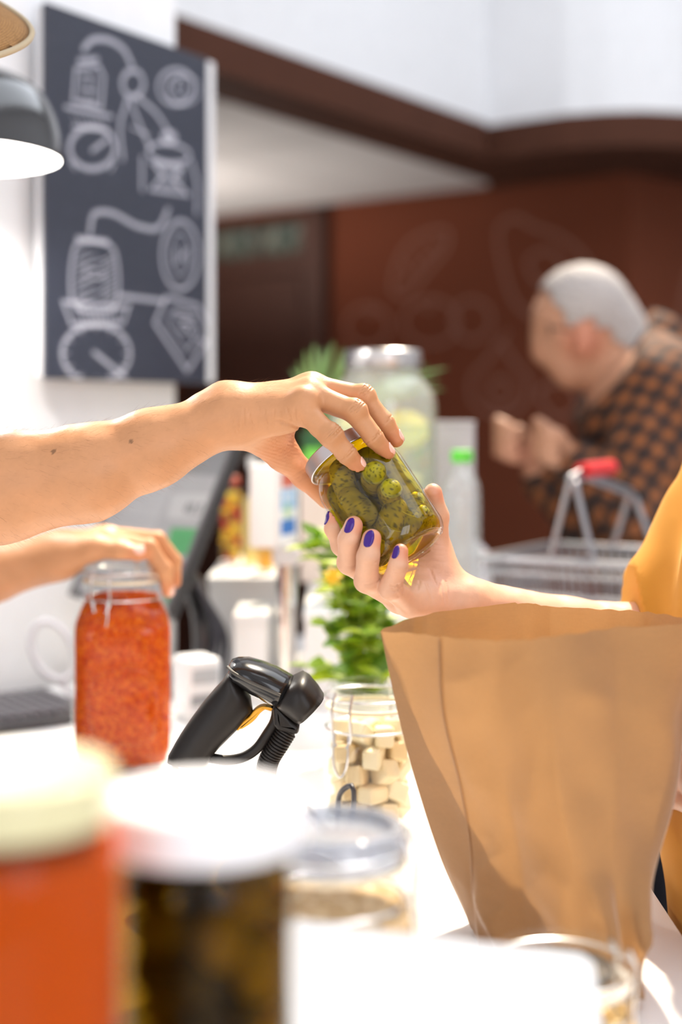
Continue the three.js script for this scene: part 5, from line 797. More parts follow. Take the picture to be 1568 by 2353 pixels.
// ---------------------------------------------------------------- lemon water dispenser
{
  const D = 2.13, at = P(880, 0, D); at.y = onWide; const o = thing('water_dispenser', 'large glass dispenser of lemon water with a metal lid', 'dispenser', at);
  const Y = (py) => P(0, py, D).y - onWide, h = Y(804);
  const prof = curveRows([[0, 0.004], [0.06, 0.003], [0.073, 0.001], [0.080, 0.008], [0.083, 0.03], [0.083, 0.1], [0.083, Y(1100)], [0.083, Y(965)], [0.0825, Y(935)], [0.079, Y(908)], [0.070, Y(884)], [0.0595, Y(868)], [0.0565, Y(848)]], 5);
  const dg = phys(lin(0.93, 0.95, 0.93), 0.04, { transmission: 0.86, thickness: 0, ior: 1.5, specularIntensity: 1 });
  part(o, 'glass', vessel(prof, 72), dg);
  part(o, 'inner_wall', vessel(prof.map(([r, y]) => [Math.max(0, r - 0.004), y + 0.003]), 64), dg);
  part(o, 'lid', vessel([[0, h - 0.001], [0.0572, h - 0.001], [0.0587, h - 0.004], [0.0587, h - 0.007], [0.0597, h - 0.009], [0.0597, Y(846)], [0.056, Y(846)]], 72), std(lin(0.5, 0.49, 0.49), 0.3, { metalness: 1 }));
  for (let i = 0; i < 3; i++) part(o, 'lid_thread', new THREE.TorusGeometry(0.0598, 0.0008, 6, 72).rotateX(Math.PI / 2), steel, V(0, h - 0.013 - i * 0.0045, 0));
  part(o, 'tap', merge([rod(V(0, 0.03, 0.083), V(0, 0.03, 0.118), 0.009, 20), rod(V(0, 0.012, 0.113), V(0, 0.045, 0.113), 0.007, 16), rod(V(-0.018, 0.048, 0.113), V(0.018, 0.048, 0.113), 0.004, 12)]), steel);
  const waterTop = Y(985);
  const water = solo('lemon_water', vessel(prof.filter(([, y]) => y < waterTop).map(([r, y]) => [Math.max(0, r - 0.0055), y + 0.006]).concat([[0.077, waterTop], [0, waterTop]]), 56), phys(lin(0.86, 0.93, 0.84), 0.05, { transmission: 0.84, thickness: 0, ior: 1.2 }), 'clear water inside the lemon dispenser', 'water', undefined, 'stuff'); water.position.copy(at);
  const peel = phys(lin(0.95, 0.72, 0.005), 0.4), flesh = std(lin(0.95, 0.76, 0.06), 0.45), pith = std(lin(0.92, 0.86, 0.45), 0.55);
  const spots = [[-0.033, 0.008, 0.034, 0.85, 0.12], [0.034, 0.010, 0.034, 0.85, -0.1], [0.0, -0.002, 0.012, 0.4, 0.0], [-0.035, 0.014, -0.016, 0.3, 0.1], [0.036, 0.016, -0.016, 0.3, -0.1], [0.0, -0.026, -0.006, 0.2, 0.05], [-0.026, -0.048, -0.02, 0.15, 0.05], [0.026, -0.068, -0.02, 0.15, -0.05]];
  spots.forEach(([x, y, z, tx, tz], i) => { const s = thing('lemon_slice', ['lemon slice front left in the dispenser', 'lemon slice front right in the dispenser', 'lemon slice in the front middle of the dispenser', 'lemon slice back left in the dispenser', 'lemon slice back right in the dispenser', 'lemon slice low in the centre of the dispenser', 'lemon slice at the left wall of the dispenser', 'lemon slice at the right wall of the dispenser'][i], 'lemon', V(at.x + x, at.y + waterTop - 0.012 + y, at.z + z), 'lemon slices in the dispenser'); s.rotation.set(tx, i * 0.13, tz);
    part(s, 'rind', new THREE.CylinderGeometry(0.034, 0.034, 0.013, 36), peel); part(s, 'pith', new THREE.CylinderGeometry(0.0305, 0.0305, 0.0136, 36), pith);
    for (let k = 0; k < 8; k++) { const g = new THREE.CylinderGeometry(0.0265, 0.0265, 0.0142, 6, 1, false, k * 0.7854 + 0.06, 0.66); part(s, 'segment', g, flesh, V(Math.sin(k * 0.7854 + 0.39) * 0.0015, 0, Math.cos(k * 0.7854 + 0.39) * 0.0015)); } });
  const mint = std(lin(0.08, 0.28, 0.04), 0.5);
}
// water bottle with a green cap, white cartons, spiky plant
{
  const D = 2.06, at = P(1062, 0, D); at.y = onWide; const o = thing('water_bottle', 'clear bottle with a bright green cap right of the dispenser', 'bottle', at);
  const Y = (py) => P(0, py, D).y - onWide, R = 0.0285;
  part(o, 'bottle_wall', vessel(curveRows([[0, 0.004], [R * 0.8, 0.001], [R, 0.008], [R * 0.97, 0.02], [R, 0.04], [R, 0.07], [R * 0.95, 0.08], [R, 0.09], [R, Y(1150)], [R * 0.92, Y(1115)], [R * 0.68, Y(1090)], [0.0135, Y(1074)], [0.0125, Y(1062)]], 4), 48), phys(lin(0.9, 0.92, 0.93), 0.03, { transmission: 0.86, thickness: 0, ior: 1.6 }));
  part(o, 'water', vessel(curveRows([[0, 0.005], [R * 0.9, 0.006], [R * 0.92, 0.06], [R * 0.92, Y(1160)], [0, Y(1160)]], 2), 40), phys(lin(0.97, 0.98, 0.98), 0, { transmission: 1, thickness: 0, ior: 1.2 }));
  part(o, 'cap', vessel([[0, Y(1034)], [0.0145, Y(1034)], [0.0158, Y(1036)], [0.016, Y(1062)], [0.013, Y(1062)]], 40), phys(lin(0.12, 0.62, 0.06), 0.4));
  for (let i = 0; i < 4; i++) part(o, 'cap_ring', new THREE.TorusGeometry(0.016, 0.0005, 6, 36).rotateX(Math.PI / 2), phys(lin(0.1, 0.55, 0.05), 0.4), V(0, Y(1058) + i * 0.004, 0));
  const carton = (name, label, px0, px1, top, d, y0, tone, depth) => { const a = P(px0, 0, d), b = P(px1, 0, d), hh = P(0, top, d).y - y0, p = V((a.x + b.x) / 2, y0, -d - depth / 2), c = thing(name, label, 'carton', p); part(c, 'carton_body', box(b.x - a.x, hh - 0.006, depth, 0.003), std(tone, 0.6), V(0, (hh - 0.006) / 2 + 0.0003, 0)); part(c, 'lid_flap', box(b.x - a.x + 0.002, 0.006, depth + 0.002, 0.002), std(tone, 0.6), V(0, hh - 0.003, 0)); return p.y + hh; };
  carton('white_carton', 'plain white carton behind the bottle with the green cap', 1003, 1092, 968, 2.22, onWide, lin(0.5, 0.49, 0.52), 0.06);
  const top = carton('pink_carton', 'pale pink carton behind the price display', 690, 778, 1092, 2.3, onWide, lin(0.82, 0.7, 0.67), 0.07);
  const pp = V(P(738, 0, 2.33).x, top, -2.335), plant = thing('spiky_plant', 'potted plant with long pointed leaves behind the dispenser', 'plant', pp);
  part(plant, 'pot', vessel(curveRows([[0, 0.001], [0.024, 0.001], [0.028, 0.02], [0.034, 0.062], [0.036, 0.07], [0.033, 0.07], [0.031, 0.06], [0, 0.058]], 3), 40), phys(lin(0.035, 0.12, 0.045), 0.35)); part(plant, 'pot_label', box(0.03, 0.03, 0.002, 0.0005), std(lin(0.2, 0.65, 0.08), 0.5), V(-0.012, 0.03, 0.031), [0, -0.3, 0]);
  const lm = phys(lin(0.22, 0.36, 0.12), 0.5, { transmission: 0.25, thickness: 0 }), r = rng(51);
  const tips = [[684, 832], [700, 806], [722, 790], [744, 800], [768, 786], [792, 800], [690, 868], [668, 850], [1030, 846], [1012, 872], [985, 840], [1022, 895], [820, 800], [760, 820]];
  tips.forEach(([x, y], i) => { const tip = P(x, y, 2.33 + (r() - 0.5) * 0.08).sub(pp), base = V((r() - 0.5) * 0.03, 0.06, (r() - 0.5) * 0.03), mid = base.clone().lerp(tip, 0.5).add(V(0, 0.045, 0)), cv = new THREE.QuadraticBezierCurve3(base, mid, tip), rows = []; for (let j = 0; j <= 12; j++) { const t = j / 12, p = cv.getPoint(t), tg = cv.getTangent(t), side = new THREE.Vector3().crossVectors(tg, V(0.1, 0.3, 1)).normalize(), w = 0.0085 * Math.pow(1 - t, 0.6) + 0.0002, dn = new THREE.Vector3().crossVectors(side, tg).normalize(); rows.push([-1, -0.5, 0, 0.5, 1].map((s) => p.clone().addScaledVector(side, s * w).addScaledVector(dn, (1 - s * s) * -0.003 * (1 - t)))); } part(plant, 'leaf', sheet(rows), lm); });
}
// ---------------------------------------------------------------- basil in the sun
{
  const at = P(842, 0, 1.72); at.y = TOP; const o = thing('basil_plant', 'leafy bright green basil plant in a pot behind the jar of cubes', 'plant', at);
  part(o, 'pot', vessel(curveRows([[0, 0.001], [0.028, 0.001], [0.032, 0.02], [0.038, 0.066], [0.041, 0.072], [0.038, 0.072], [0.036, 0.06], [0, 0.058]], 3), 40), std(lin(0.7, 0.68, 0.66), 0.6)); part(o, 'soil', new THREE.CylinderGeometry(0.035, 0.035, 0.004, 28), std(lin(0.06, 0.035, 0.02), 0.9), V(0, 0.061, 0));
  const leaf = (bend) => { const rows = []; for (let j = 0; j <= 8; j++) { const t = j / 8, w = 0.42 * Math.pow(Math.sin(Math.PI * Math.pow(t, 0.75)), 0.9) * (1 - 0.15 * t) + 0.004; rows.push([-1, -0.6, -0.2, 0, 0.2, 0.6, 1].map((s) => V(s * w, 0.12 * bend * (1 - s * s) * Math.sin(t * 3) - 0.35 * bend * t * t + (s === 0 ? -0.02 : 0.0), t))); } return sheet(rows); };
  const shapes = [0.5, 0.9, 1.3, 0.2].map(leaf), mats = [lin(0.42, 0.58, 0.02), lin(0.54, 0.66, 0.03), lin(0.27, 0.45, 0.02), lin(0.15, 0.31, 0.02)].map((c) => phys(c, 0.5, { transmission: 0.42, thickness: 0 }));
  const stemMat = std(lin(0.32, 0.45, 0.08), 0.6), r = rng(71), D = 1.72;
  const tips = [[708, 1262, 2], [735, 1236, 0], [772, 1232, -3], [808, 1262, 2], [748, 1300, 4], [760, 1340, 5], [745, 1440, 6], [726, 1540, 6], [860, 1330, 3], [890, 1400, 4], [800, 1345, 5], [872, 1495, 6], [908, 1452, 2], [828, 1392, 6], [850, 1270, -4], [905, 1360, -3], [780, 1480, 7], [880, 1550, 7], [930, 1500, 0], [770, 1555, 7], [840, 1460, 8]];
  tips.forEach(([x, y, n], k) => {
    const tip = P(x, y, D - n / 100).sub(at), base = V((r() - 0.5) * 0.03, 0.06, (r() - 0.5) * 0.03), cv = new THREE.QuadraticBezierCurve3(base, V(lerp(base.x, tip.x, 0.35), lerp(base.y, tip.y, 0.75), lerp(base.z, tip.z, 0.4)), tip);
    part(o, 'stem', new THREE.TubeGeometry(cv, 12, 0.0014, 5), stemMat);
    const L = cv.getLength(), pairs = Math.max(3, Math.round(L / 0.026));
    for (let i = 1; i <= pairs; i++) for (const s of [0, 1, 2, 3]) { if (i < pairs * 0.3 && s) continue; const t = Math.min(1, i / pairs), p = cv.getPoint(t), a = i * 1.6 + s * 2.1 + k, size = (0.021 + r() * 0.014) * (i === pairs ? 1.1 : 1), m = part(o, 'leaf', shapes[(k + i + s) % 4], mats[Math.floor(r() * 4)], p); m.scale.set(size, size, size); m.rotation.set(-0.2 - r() * 0.7, a, (r() - 0.5) * 0.7, 'YXZ'); }
  });
  const fl = P(765, 1325, D - 0.09).sub(at), fm = phys(lin(0.9, 0.55, 0.03), 0.5), pg = new THREE.SphereGeometry(0.006, 10, 8).scale(1, 0.35, 0.6); for (let i = 0; i < 7; i++) { const a = i / 7 * 6.283; part(o, 'petal', pg, fm, fl.clone().add(V(Math.cos(a) * 0.006, Math.sin(a) * 0.006, 0)), [0, 0, a]); }
  part(o, 'flower_stalk', rod(V(0, 0.06, 0), fl.clone().add(V(0, 0, -0.002)), 0.0011, 6), stemMat);
}
// ---------------------------------------------------------------- wire shopping basket on the side table
{
  const ax = V(0.854, 0, 0.52), dz = V(0.52, 0, -0.854), nl = P(1262, 0, 2.03).addScaledVector(ax, -0.11); nl.y = TOP;     // near left corner
  const o = thing('shopping_basket', 'chromed wire shopping basket with a red handle grip', 'basket', nl);
  const Lg = 0.42, Dp = 0.26, Hh = 0.2, q = (s, d, y) => V(0, y, 0).addScaledVector(ax, s).addScaledVector(dz, d);
  const taper = (s, d, y) => { const k = 0.86 + 0.14 * y / Hh; return q(Lg / 2 + (s - Lg / 2) * k, Dp / 2 + (d - Dp / 2) * k, y); };
  const chrome = std(lin(0.36, 0.36, 0.385), 0.3, { metalness: 1 });
  const hoop = (y, r) => { const pts = [[0, 0], [Lg, 0], [Lg, Dp], [0, Dp]].map(([s, d]) => taper(s, d, y)); const parts = []; for (let i = 0; i < 4; i++) parts.push(rod(pts[i], pts[(i + 1) % 4], r, 8)); return merge(parts); };
  part(o, 'rim', hoop(Hh, 0.0062), chrome); part(o, 'rim', hoop(Hh - 0.02, 0.0035), chrome);
  for (const y of [0.15, 0.115, 0.075, 0.04, 0.006]) part(o, 'hoop_wire', hoop(y, y === 0.15 ? 0.004 : 0.0024), chrome);
  const upright = (s, d) => part(o, 'upright_wire', rod(taper(s, d, 0.006), taper(s, d, Hh), 0.0017, 6), chrome);
  for (let s = 0.014; s < Lg; s += 0.0145) { upright(s, 0); upright(s, Dp); } for (let d = 0.014; d < Dp; d += 0.0145) { upright(0, d); upright(Lg, d); }
  for (let d = 0.02; d < Dp; d += 0.03) part(o, 'floor_wire', rod(taper(0, d, 0.006), taper(Lg, d, 0.006), 0.002, 6), chrome);
  // two bow handles meeting above the middle
  const gripA = P(1338, 1082, 2.06).sub(nl), gripB = P(1404, 1074, 2.18).sub(nl), red = phys(lin(0.62, 0.012, 0.015), 0.35);
  for (const [s0, k] of [[0.11, 0], [0.18, 1]]) {
    const a = taper(s0, 0, Hh), b = taper(s0, Dp, Hh), e1 = P(k ? 1324 : 1312, k ? 1114 : 1098, 2.03).sub(nl), off = V(0, k * -0.008, 0);
    const e2 = e1.clone().addScaledVector(dz, Dp * 0.98).add(V(0, -0.03, 0));
    part(o, 'handle', merge([rod(a, e1, 0.0046, 10), rod(e1, gripA.clone().add(off), 0.0046, 10), rod(gripA.clone().add(off), e2, 0.0045, 10), rod(e2, b, 0.0045, 10), new THREE.SphereGeometry(0.0066, 12, 8).translate(e1.x, e1.y, e1.z)]), chrome);
  }
  part(o, 'grip', rod(gripA, gripB, 0.0125, 18), red);
  // what lies inside
  const inBasket = (name, label, cat, geo, mat, s, d, y, rot) => { const m = solo(name, geo, mat, label, cat); m.position.copy(nl).add(q(s, d, y)); m.rotation.set(...rot); return m; };
  inBasket('paper_parcel', 'white paper parcel in the left half of the wire basket', 'parcel', box(0.15, 0.085, 0.16, 0.012, 3), std(lin(0.5, 0.5, 0.53), 0.7), 0.115, 0.125, 0.055, [0, -0.55, 0]);
  inBasket('red_carton', 'red carton lying in the middle of the wire basket', 'carton', box(0.07, 0.125, 0.10, 0.004, 2), phys(lin(0.5, 0.01, 0.03), 0.4), 0.245, 0.09, 0.0715, [0, -0.5, 0]);
  inBasket('dark_carton', 'dark wine red carton behind the red one in the wire basket', 'carton', box(0.06, 0.07, 0.07, 0.004, 2), phys(lin(0.12, 0.012, 0.03), 0.4), 0.28, 0.19, 0.046, [0, -0.4, 0]);
  inBasket('red_packet', 'red packet at the right end of the wire basket', 'packet', box(0.075, 0.13, 0.11, 0.008, 3), phys(lin(0.55, 0.01, 0.02), 0.35), 0.345, 0.12, 0.074, [0, -0.55, 0]);
  inBasket('yellow_packet', 'pale yellow green packet in front in the wire basket', 'packet', box(0.05, 0.05, 0.03, 0.006, 3), phys(lin(0.7, 0.68, 0.3), 0.4), 0.29, 0.045, 0.034, [0, -0.3, 0]);
}
// sloping white box with a dark red side at the back end of the counter
{
  const p = V(0.205, TOP, -2.5), o = thing('sloped_box', 'white sloping box with a dark red opening left of the basket', 'box', p);
  const s = new THREE.Shape([[-0.055, 0], [0.058, 0], [0.058, 0.165], [0.05, 0.175], [-0.055, 0.262]].map(([x, y]) => new THREE.Vector2(x, y)));
  part(o, 'shell', new THREE.ExtrudeGeometry(s, { depth: 0.11, bevelEnabled: true, bevelSize: 0.002, bevelThickness: 0.002, bevelSegments: 2 }).translate(0, 0.002, -0.06), std(lin(0.76, 0.75, 0.8), 0.5));
  const t = new THREE.Shape([[-0.05, 0.15], [0.036, 0.152], [-0.05, 0.212]].map(([x, y]) => new THREE.Vector2(x, y)));
  part(o, 'red_opening', new THREE.ExtrudeGeometry(t, { depth: 0.004, bevelEnabled: false }).translate(0, 0.002, 0.0525), std(lin(0.3, 0.006, 0.014), 0.6));
}
// ---------------------------------------------------------------- older shopper behind
{
  const D = 2.7, M = (x, y, n) => P(x, y, D - n / 100), root = V(0.62, 0, -2.75);
  const man = thing('person', 'older shopper with grey hair, glasses and an orange and black plaid shirt', 'person', root);
  const hc = M(1342, 716, 0);
  const head = blend([ball(hc, 0.088, 0.086, 0.076), ball(M(1328, 738, 0), 0.076, 0.082, 0.068), bone(M(1318, 790, 0), M(1316, 838, 0), 0.058, 0.036), bone(M(1268, 745, 0), M(1276, 815, 0), 0.024, 0.024), bone(M(1240, 770, 0), M(1243, 808, 0), 0.009, 0.0165), bone(M(1294, 838, -1.4), M(1294, 838, 1.4), 0.018, 0.018), bone(M(1312, 868, -1), M(1312, 868, 1), 0.02, 0.02), bone(M(1256, 724, -2), M(1256, 724, 2), 0.014, 0.014), bone(M(1370, 800, 0), M(1420, 880, 0), 0.056, 0.06), bone(M(1420, 760, 0), M(1470, 870, 0), 0.05, 0.06)], 0.03);
  const ear = blend([ball(M(1342, 782, 7.6), 0.017, 0.032, 0.008)], 0.01);
  const sN = M(1525, 905, 17), eN = M(1440, 1150, 22), wN = M(1318, 1062, 14), sF = M(1475, 905, -20), eF = M(1345, 1185, -4), wF = M(1238, 1082, 4);
  const fist = (c, dir, s) => { const out = [bone(c, c.clone().addScaledVector(dir, 0.035), 0.028, 0.030)]; for (let i = 0; i < 4; i++) { const b = c.clone().addScaledVector(dir, 0.05).add(V(0.002, 0.028 - i * 0.019, s * 0.012)); out.push(chain([[b, 1.1], [b.clone().addScaledVector(dir, 0.026).add(V(0, 0, s * 0.01)), 1.0], [b.clone().addScaledVector(dir, 0.018).add(V(0.004, -0.004, s * 0.034)), 0.9], [b.clone().addScaledVector(dir, -0.006).add(V(0.004, -0.004, s * 0.036)), 0.8]], 0.004)); } out.push(chain([[c.clone().add(V(0, 0.012, s * 0.02)), 1.2], [c.clone().addScaledVector(dir, 0.03).add(V(0, 0.03, s * 0.038)), 1.05], [c.clone().addScaledVector(dir, 0.058).add(V(0, 0.012, s * 0.046)), 0.9]], 0.005)); return blend(out, 0.005); };
  const hF = fist(M(1222, 1040, 6), V(-0.86, 0.4, 0.1).normalize(), 1), hN = fist(M(1310, 1055, 14), V(-0.75, 0.5, -0.2).normalize(), 1);
  const torso = blend([bone(sN.clone().lerp(sF, 0.1), sN.clone().lerp(sF, 0.9), 0.075, 0.075), bone(M(1502, 960, 6), V(0.68, 1.0, -2.72), 0.125, 0.12), bone(M(1482, 960, -9), V(0.66, 1.0, -2.85), 0.125, 0.12)], 0.06);
  const arms = blend([bone(sN, eN, 0.056, 0.045), bone(eN, wN, 0.044, 0.03), bone(sF, eF, 0.056, 0.045), bone(eF, wF, 0.044, 0.03)], 0.015);
  const legs = blend([bone(V(0.68, 0.95, -2.7), V(0.68, 0.5, -2.7), 0.1, 0.065), bone(V(0.68, 0.5, -2.7), V(0.71, 0.09, -2.7), 0.06, 0.045), bone(V(0.68, 0.95, -2.88), V(0.68, 0.5, -2.9), 0.1, 0.065), bone(V(0.68, 0.5, -2.9), V(0.71, 0.09, -2.9), 0.06, 0.045), bone(V(0.71, 0.045, -2.7), V(0.57, 0.035, -2.7), 0.044, 0.034), bone(V(0.71, 0.045, -2.9), V(0.57, 0.035, -2.9), 0.044, 0.034)], 0.03);
  const bodyF = (x, y, z) => smin(smin(smin(smin(smin(torso(x, y, z), head(x, y, z), 0.02), ear(x, y, z), 0.008), arms(x, y, z), 0.03), Math.min(hF(x, y, z), hN(x, y, z)), 0.012), legs(x, y, z), 0.06);
  const g1 = netMesh(bodyF, V(0.26, -0.005, -3.05), V(0.95, 1.62, -2.42), 0.0095, 0.003);
  paint(g1, skinTone([0.5, 0.265, 0.165], [0.55, 0.18, 0.11], [[M(1342, 782, 8), 0.06, 0.3], [M(1190, 1050, 8), 0.06, 0.2], [M(1250, 800, 0), 0.03, 0.3]]));
  part(man, 'body', local(g1, root), skinMat(0.5));
  const collar = (x, y, z) => bone(M(1420, 900, 0), M(1495, 800, -4), 0.07, 0.062)(x, y, z);
  const neckCut = V(0.62, 0.62, 0).normalize(), nc = M(1416, 858, 0);
  const shirtF = (x, y, z) => { const a = smin(torso(x, y, z), collar(x, y, z), 0.04) - 0.016, b = blend([bone(sN, eN, 0.068, 0.06), bone(eN, wN.clone().lerp(eN, 0.16), 0.06, 0.046), bone(sF, eF, 0.068, 0.06), bone(eF, wF.clone().lerp(eF, 0.16), 0.06, 0.046)], 0.02)(x, y, z); const d = smin(a, b, 0.03) + 0.006 * noise(x * 22, y * 22, z * 22); const cut = -((x - nc.x) * 0.80 - (y - nc.y) * 0.60) - 0.012; return Math.max(d, y > 1.30 ? Math.min(cut, 0.2) : -1, 0.9 - y); };
  const g2 = netMesh(shirtF, V(0.28, 0.86, -3.1), V(1.0, 1.6, -2.36), 0.0075, 0.003);
  paint(g2, (x, y, z) => { const u = (x * 0.85 - y * 0.5 + z * 0.35) / 0.036, v = (x * 0.5 + y * 0.86 - z * 0.3) / 0.036, a = Math.abs(u - Math.floor(u) - 0.5) < 0.25, b = Math.abs(v - Math.floor(v) - 0.5) < 0.25; const n = 1 + 0.2 * noise(x * 50, y * 50, z * 50); const c = a && b ? [0.006, 0.006, 0.009] : a || b ? [0.055, 0.022, 0.01] : [0.26, 0.085, 0.022]; return c.map((q) => q * n); });
  part(man, 'plaid_shirt', local(g2, root), std(0xffffff, 0.85, { vertexColors: true }));
  const hairF = (x, y, z) => { const d = head(x, y, z) - 0.0055 + 0.002 * noise(x * 90, y * 90, z * 90); const bx = CX + x * F / D, by = HY - (y - EYE) * F / D, lim = (bx < 1290 ? lerp(650, 735, clamp((bx - 1236) / 54, 0, 1)) : bx < 1352 ? 742 : lerp(745, 812, clamp((bx - 1352) / 80, 0, 1))) + 26 * noise(x * 45, y * 45, z * 45); return Math.max(d, (by - lim) * D / F); };
  part(man, 'hair', local(netMesh(hairF, V(0.36, 1.4, -2.82), V(0.6, 1.64, -2.56), 0.005, 0.002), root), std(lin(0.40, 0.36, 0.34), 0.75));
  const gl = new THREE.Group(); gl.name = 'glasses'; man.add(gl); const wire = std(0x3a3634, 0.3, { metalness: 0.8 });
  for (const s of [-1, 1]) { part(gl, 'lens_rim', tube([0, 1, 2, 3, 4, 5, 6, 7].map((i) => M(1256 + 9 * Math.cos(i * 0.785), 762 + 22 * Math.sin(i * 0.785), s * (3.4 + 1.7 * Math.cos(i * 0.785 + 0.4)))).map((p) => p.sub(root)), 0.0024, 40, 6, true), wire); part(gl, 'temple', rod(M(1262, 752, s * 6.2).sub(root), M(1336, 762, s * 7.8).sub(root), 0.0013, 6), wire); }
  part(gl, 'bridge', rod(M(1247, 757, -1.4).sub(root), M(1247, 757, 1.4).sub(root), 0.0012, 6), wire);
  const trouF = (x, y, z) => Math.max(smin(legs(x, y, z), bone(V(0.68, 0.95, -2.72), V(0.68, 0.95, -2.86), 0.11, 0.11)(x, y, z), 0.05) - 0.012, y - 0.98, 0.08 - y);
  part(man, 'trousers', local(netMesh(trouF, V(0.52, 0.05, -3.06), V(0.86, 1.02, -2.55), 0.015, 0.004), root), std(lin(0.04, 0.04, 0.06), 0.9));
}
// ---------------------------------------------------------------- chalkboard
{
  const x0 = -0.446, d0 = 2.1, x1 = P(476, 0, 2.43).x, d1 = 2.43, dx = x1 - x0, dd = d1 - d0, L = Math.hypot(dx, dd), yT = EYE + 0.624, yB = EYE + 0.0615;
  const mid = V((x0 + x1) / 2, (yT + yB) / 2, -(d0 + d1) / 2), o = thing('chalkboard', 'slate chalkboard with white chalk sketches of bottles and scales', 'chalkboard', mid); o.rotation.y = Math.atan2(dd, dx);
  const hgt = yT - yB;
  const to = (px, py, w, h) => { const k = (px - CX) / F, t = (k * d0 - x0) / (dx - k * dd), d = d0 + dd * t, y = EYE - (py - HY) * d / F; return [t * w, (1 - (y - yB) / hgt) * h]; };
  const tex = canvasTexture(1024, 1392, (c, w, h) => {
    c.fillStyle = '#2f3341'; c.fillRect(0, 0, w, h); const r = rng(91);
    for (let i = 0; i < 2600; i++) { c.strokeStyle = `rgba(${150 + r() * 60},${150 + r() * 60},${165 + r() * 60},${r() * 0.05})`; c.lineWidth = 1 + r() * 7; const x = r() * w, y = r() * h; c.beginPath(); c.moveTo(x, y); c.lineTo(x + (r() - 0.5) * 120, y + (r() - 0.5) * 60); c.stroke(); }
    c.lineCap = c.lineJoin = 'round';
    const line = (pts, lw0 = 15, closed = false, curve = false, al = 0.75) => { const lw = lw0 * 1.45; let q = pts; if (curve) q = new THREE.CatmullRomCurve3(pts.map(([x, y]) => V(x, y, 0)), closed).getPoints(pts.length * 8).map((p) => [p.x, p.y]); for (let k = 0; k < 3; k++) { c.strokeStyle = `rgba(222,222,232,${al * 0.42})`; c.lineWidth = lw * (1 - k * 0.25); c.beginPath(); q.forEach(([x, y], i) => { const [u, v] = to(x, y, w, h); i ? c.lineTo(u + (r() - 0.5) * 2, v + (r() - 0.5) * 2) : c.moveTo(u, v); }); if (closed) c.closePath(); c.stroke(); } };
    const oval = (x, y, rx, ry, lw, rot = 0) => { const pts = []; for (let i = 0; i < 20; i++) { const a = i / 20 * 6.283, ex = rx * Math.cos(a), ey = ry * Math.sin(a); pts.push([x + ex * Math.cos(rot) - ey * Math.sin(rot), y + ex * Math.sin(rot) + ey * Math.cos(rot)]); } line(pts, lw, true, true); };
    // upper set: pump bottle on a kitchen scale
    line([[192, 112], [212, 92], [248, 92], [282, 112], [302, 148]], 20, false, true); line([[182, 140], [222, 136]], 18); line([[174, 158], [168, 232], [232, 248], [238, 176], [226, 152]], 14, true); line([[190, 175], [192, 232], [216, 238], [216, 180]], 9, true); line([[196, 205], [212, 208]], 10);
    line([[150, 246], [256, 268]], 14); line([[168, 290], [246, 300]], 10); for (let i = 0; i < 7; i++) line([[165 + i * 12, 262 + i], [176 + i * 11, 288]], 5, false, false, 0.6);
    oval(212, 340, 52, 48, 19); line([[212, 346], [246, 320]], 15); line([[162, 372], [172, 388]], 10); line([[262, 376], [254, 392]], 10);
    // ribbon, hourglass and round tag
    oval(305, 192, 24, 30, 17); line([[292, 228], [276, 290], [282, 366]], 15, false, true); line([[300, 232], [322, 290], [345, 340]], 15, false, true); line([[316, 222], [360, 262], [392, 312]], 15, false, true); line([[300, 292], [340, 310]], 8);
    oval(388, 352, 48, 22, 14, 0.15); line([[348, 372], [420, 384], [396, 408], [432, 448], [346, 436], [376, 402]], 12, true); for (let i = 0; i < 8; i++) line([[362 + i * 8, 378 + i], [370 + i * 6, 436]], 7, false, false, 0.7);
    line([[326, 362], [326, 436]], 15); line([[440, 372], [452, 420], [452, 490]], 14, false, true); oval(388, 316, 14, 10, 20);
    oval(404, 200, 40, 40, 14); oval(420, 206, 36, 34, 8); line([[392, 180], [392, 222]], 8); oval(414, 200, 9, 20, 8);
    // lower set: hatched bottle on a dial scale
    line([[206, 534], [216, 492], [252, 488], [318, 520], [362, 524], [386, 482]], 19, false, true); line([[178, 548], [246, 556]], 19);
    line([[172, 568], [166, 690], [188, 712], [252, 714], [268, 692], [262, 576], [244, 560], [184, 556]], 15, true, true); for (let i = 0; i < 11; i++) line([[176, 590 + i * 12], [200 + (i % 3) * 20, 572 + i * 12]], 5, false, false, 0.8); for (let i = 0; i < 10; i++) line([[236, 600 + i * 11], [262, 584 + i * 11]], 5, false, false, 0.8); line([[198, 618], [234, 622], [234, 640], [198, 636]], 6, true);
    line([[144, 692], [164, 746], [282, 742], [296, 700]], 13); line([[150, 694], [292, 706]], 13); for (let i = 0; i < 9; i++) line([[172 + i * 12, 704], [184 + i * 11, 742]], 6, false, false, 0.7);
    oval(220, 812, 78, 66, 17); line([[216, 810], [286, 866]], 17); for (let i = 0; i < 12; i++) { const a = i / 12 * 6.283; line([[220 + 64 * Math.cos(a), 812 + 54 * Math.sin(a)], [220 + 76 * Math.cos(a), 812 + 64 * Math.sin(a)]], 6); }
    oval(414, 586, 42, 78, 15); oval(414, 584, 24, 48, 7); for (const [x, y] of [[402, 570], [416, 566], [430, 574]]) line([[x, y], [x, y + 36]], 9); line([[402, 606], [432, 572]], 6);
    line([[276, 680], [376, 692]], 17); line([[382, 682], [456, 704], [488, 764], [430, 852], [356, 742]], 15, true); line([[400, 712], [446, 730], [462, 762], [428, 808], [384, 746]], 8, true); for (let i = 0; i < 6; i++) line([[394 + i * 10, 720 + i * 10], [452 - i * 2, 716 + i * 16]], 5, false, false, 0.7); oval(424, 752, 14, 12, 7); line([[460, 780], [498, 806]], 12);
  });
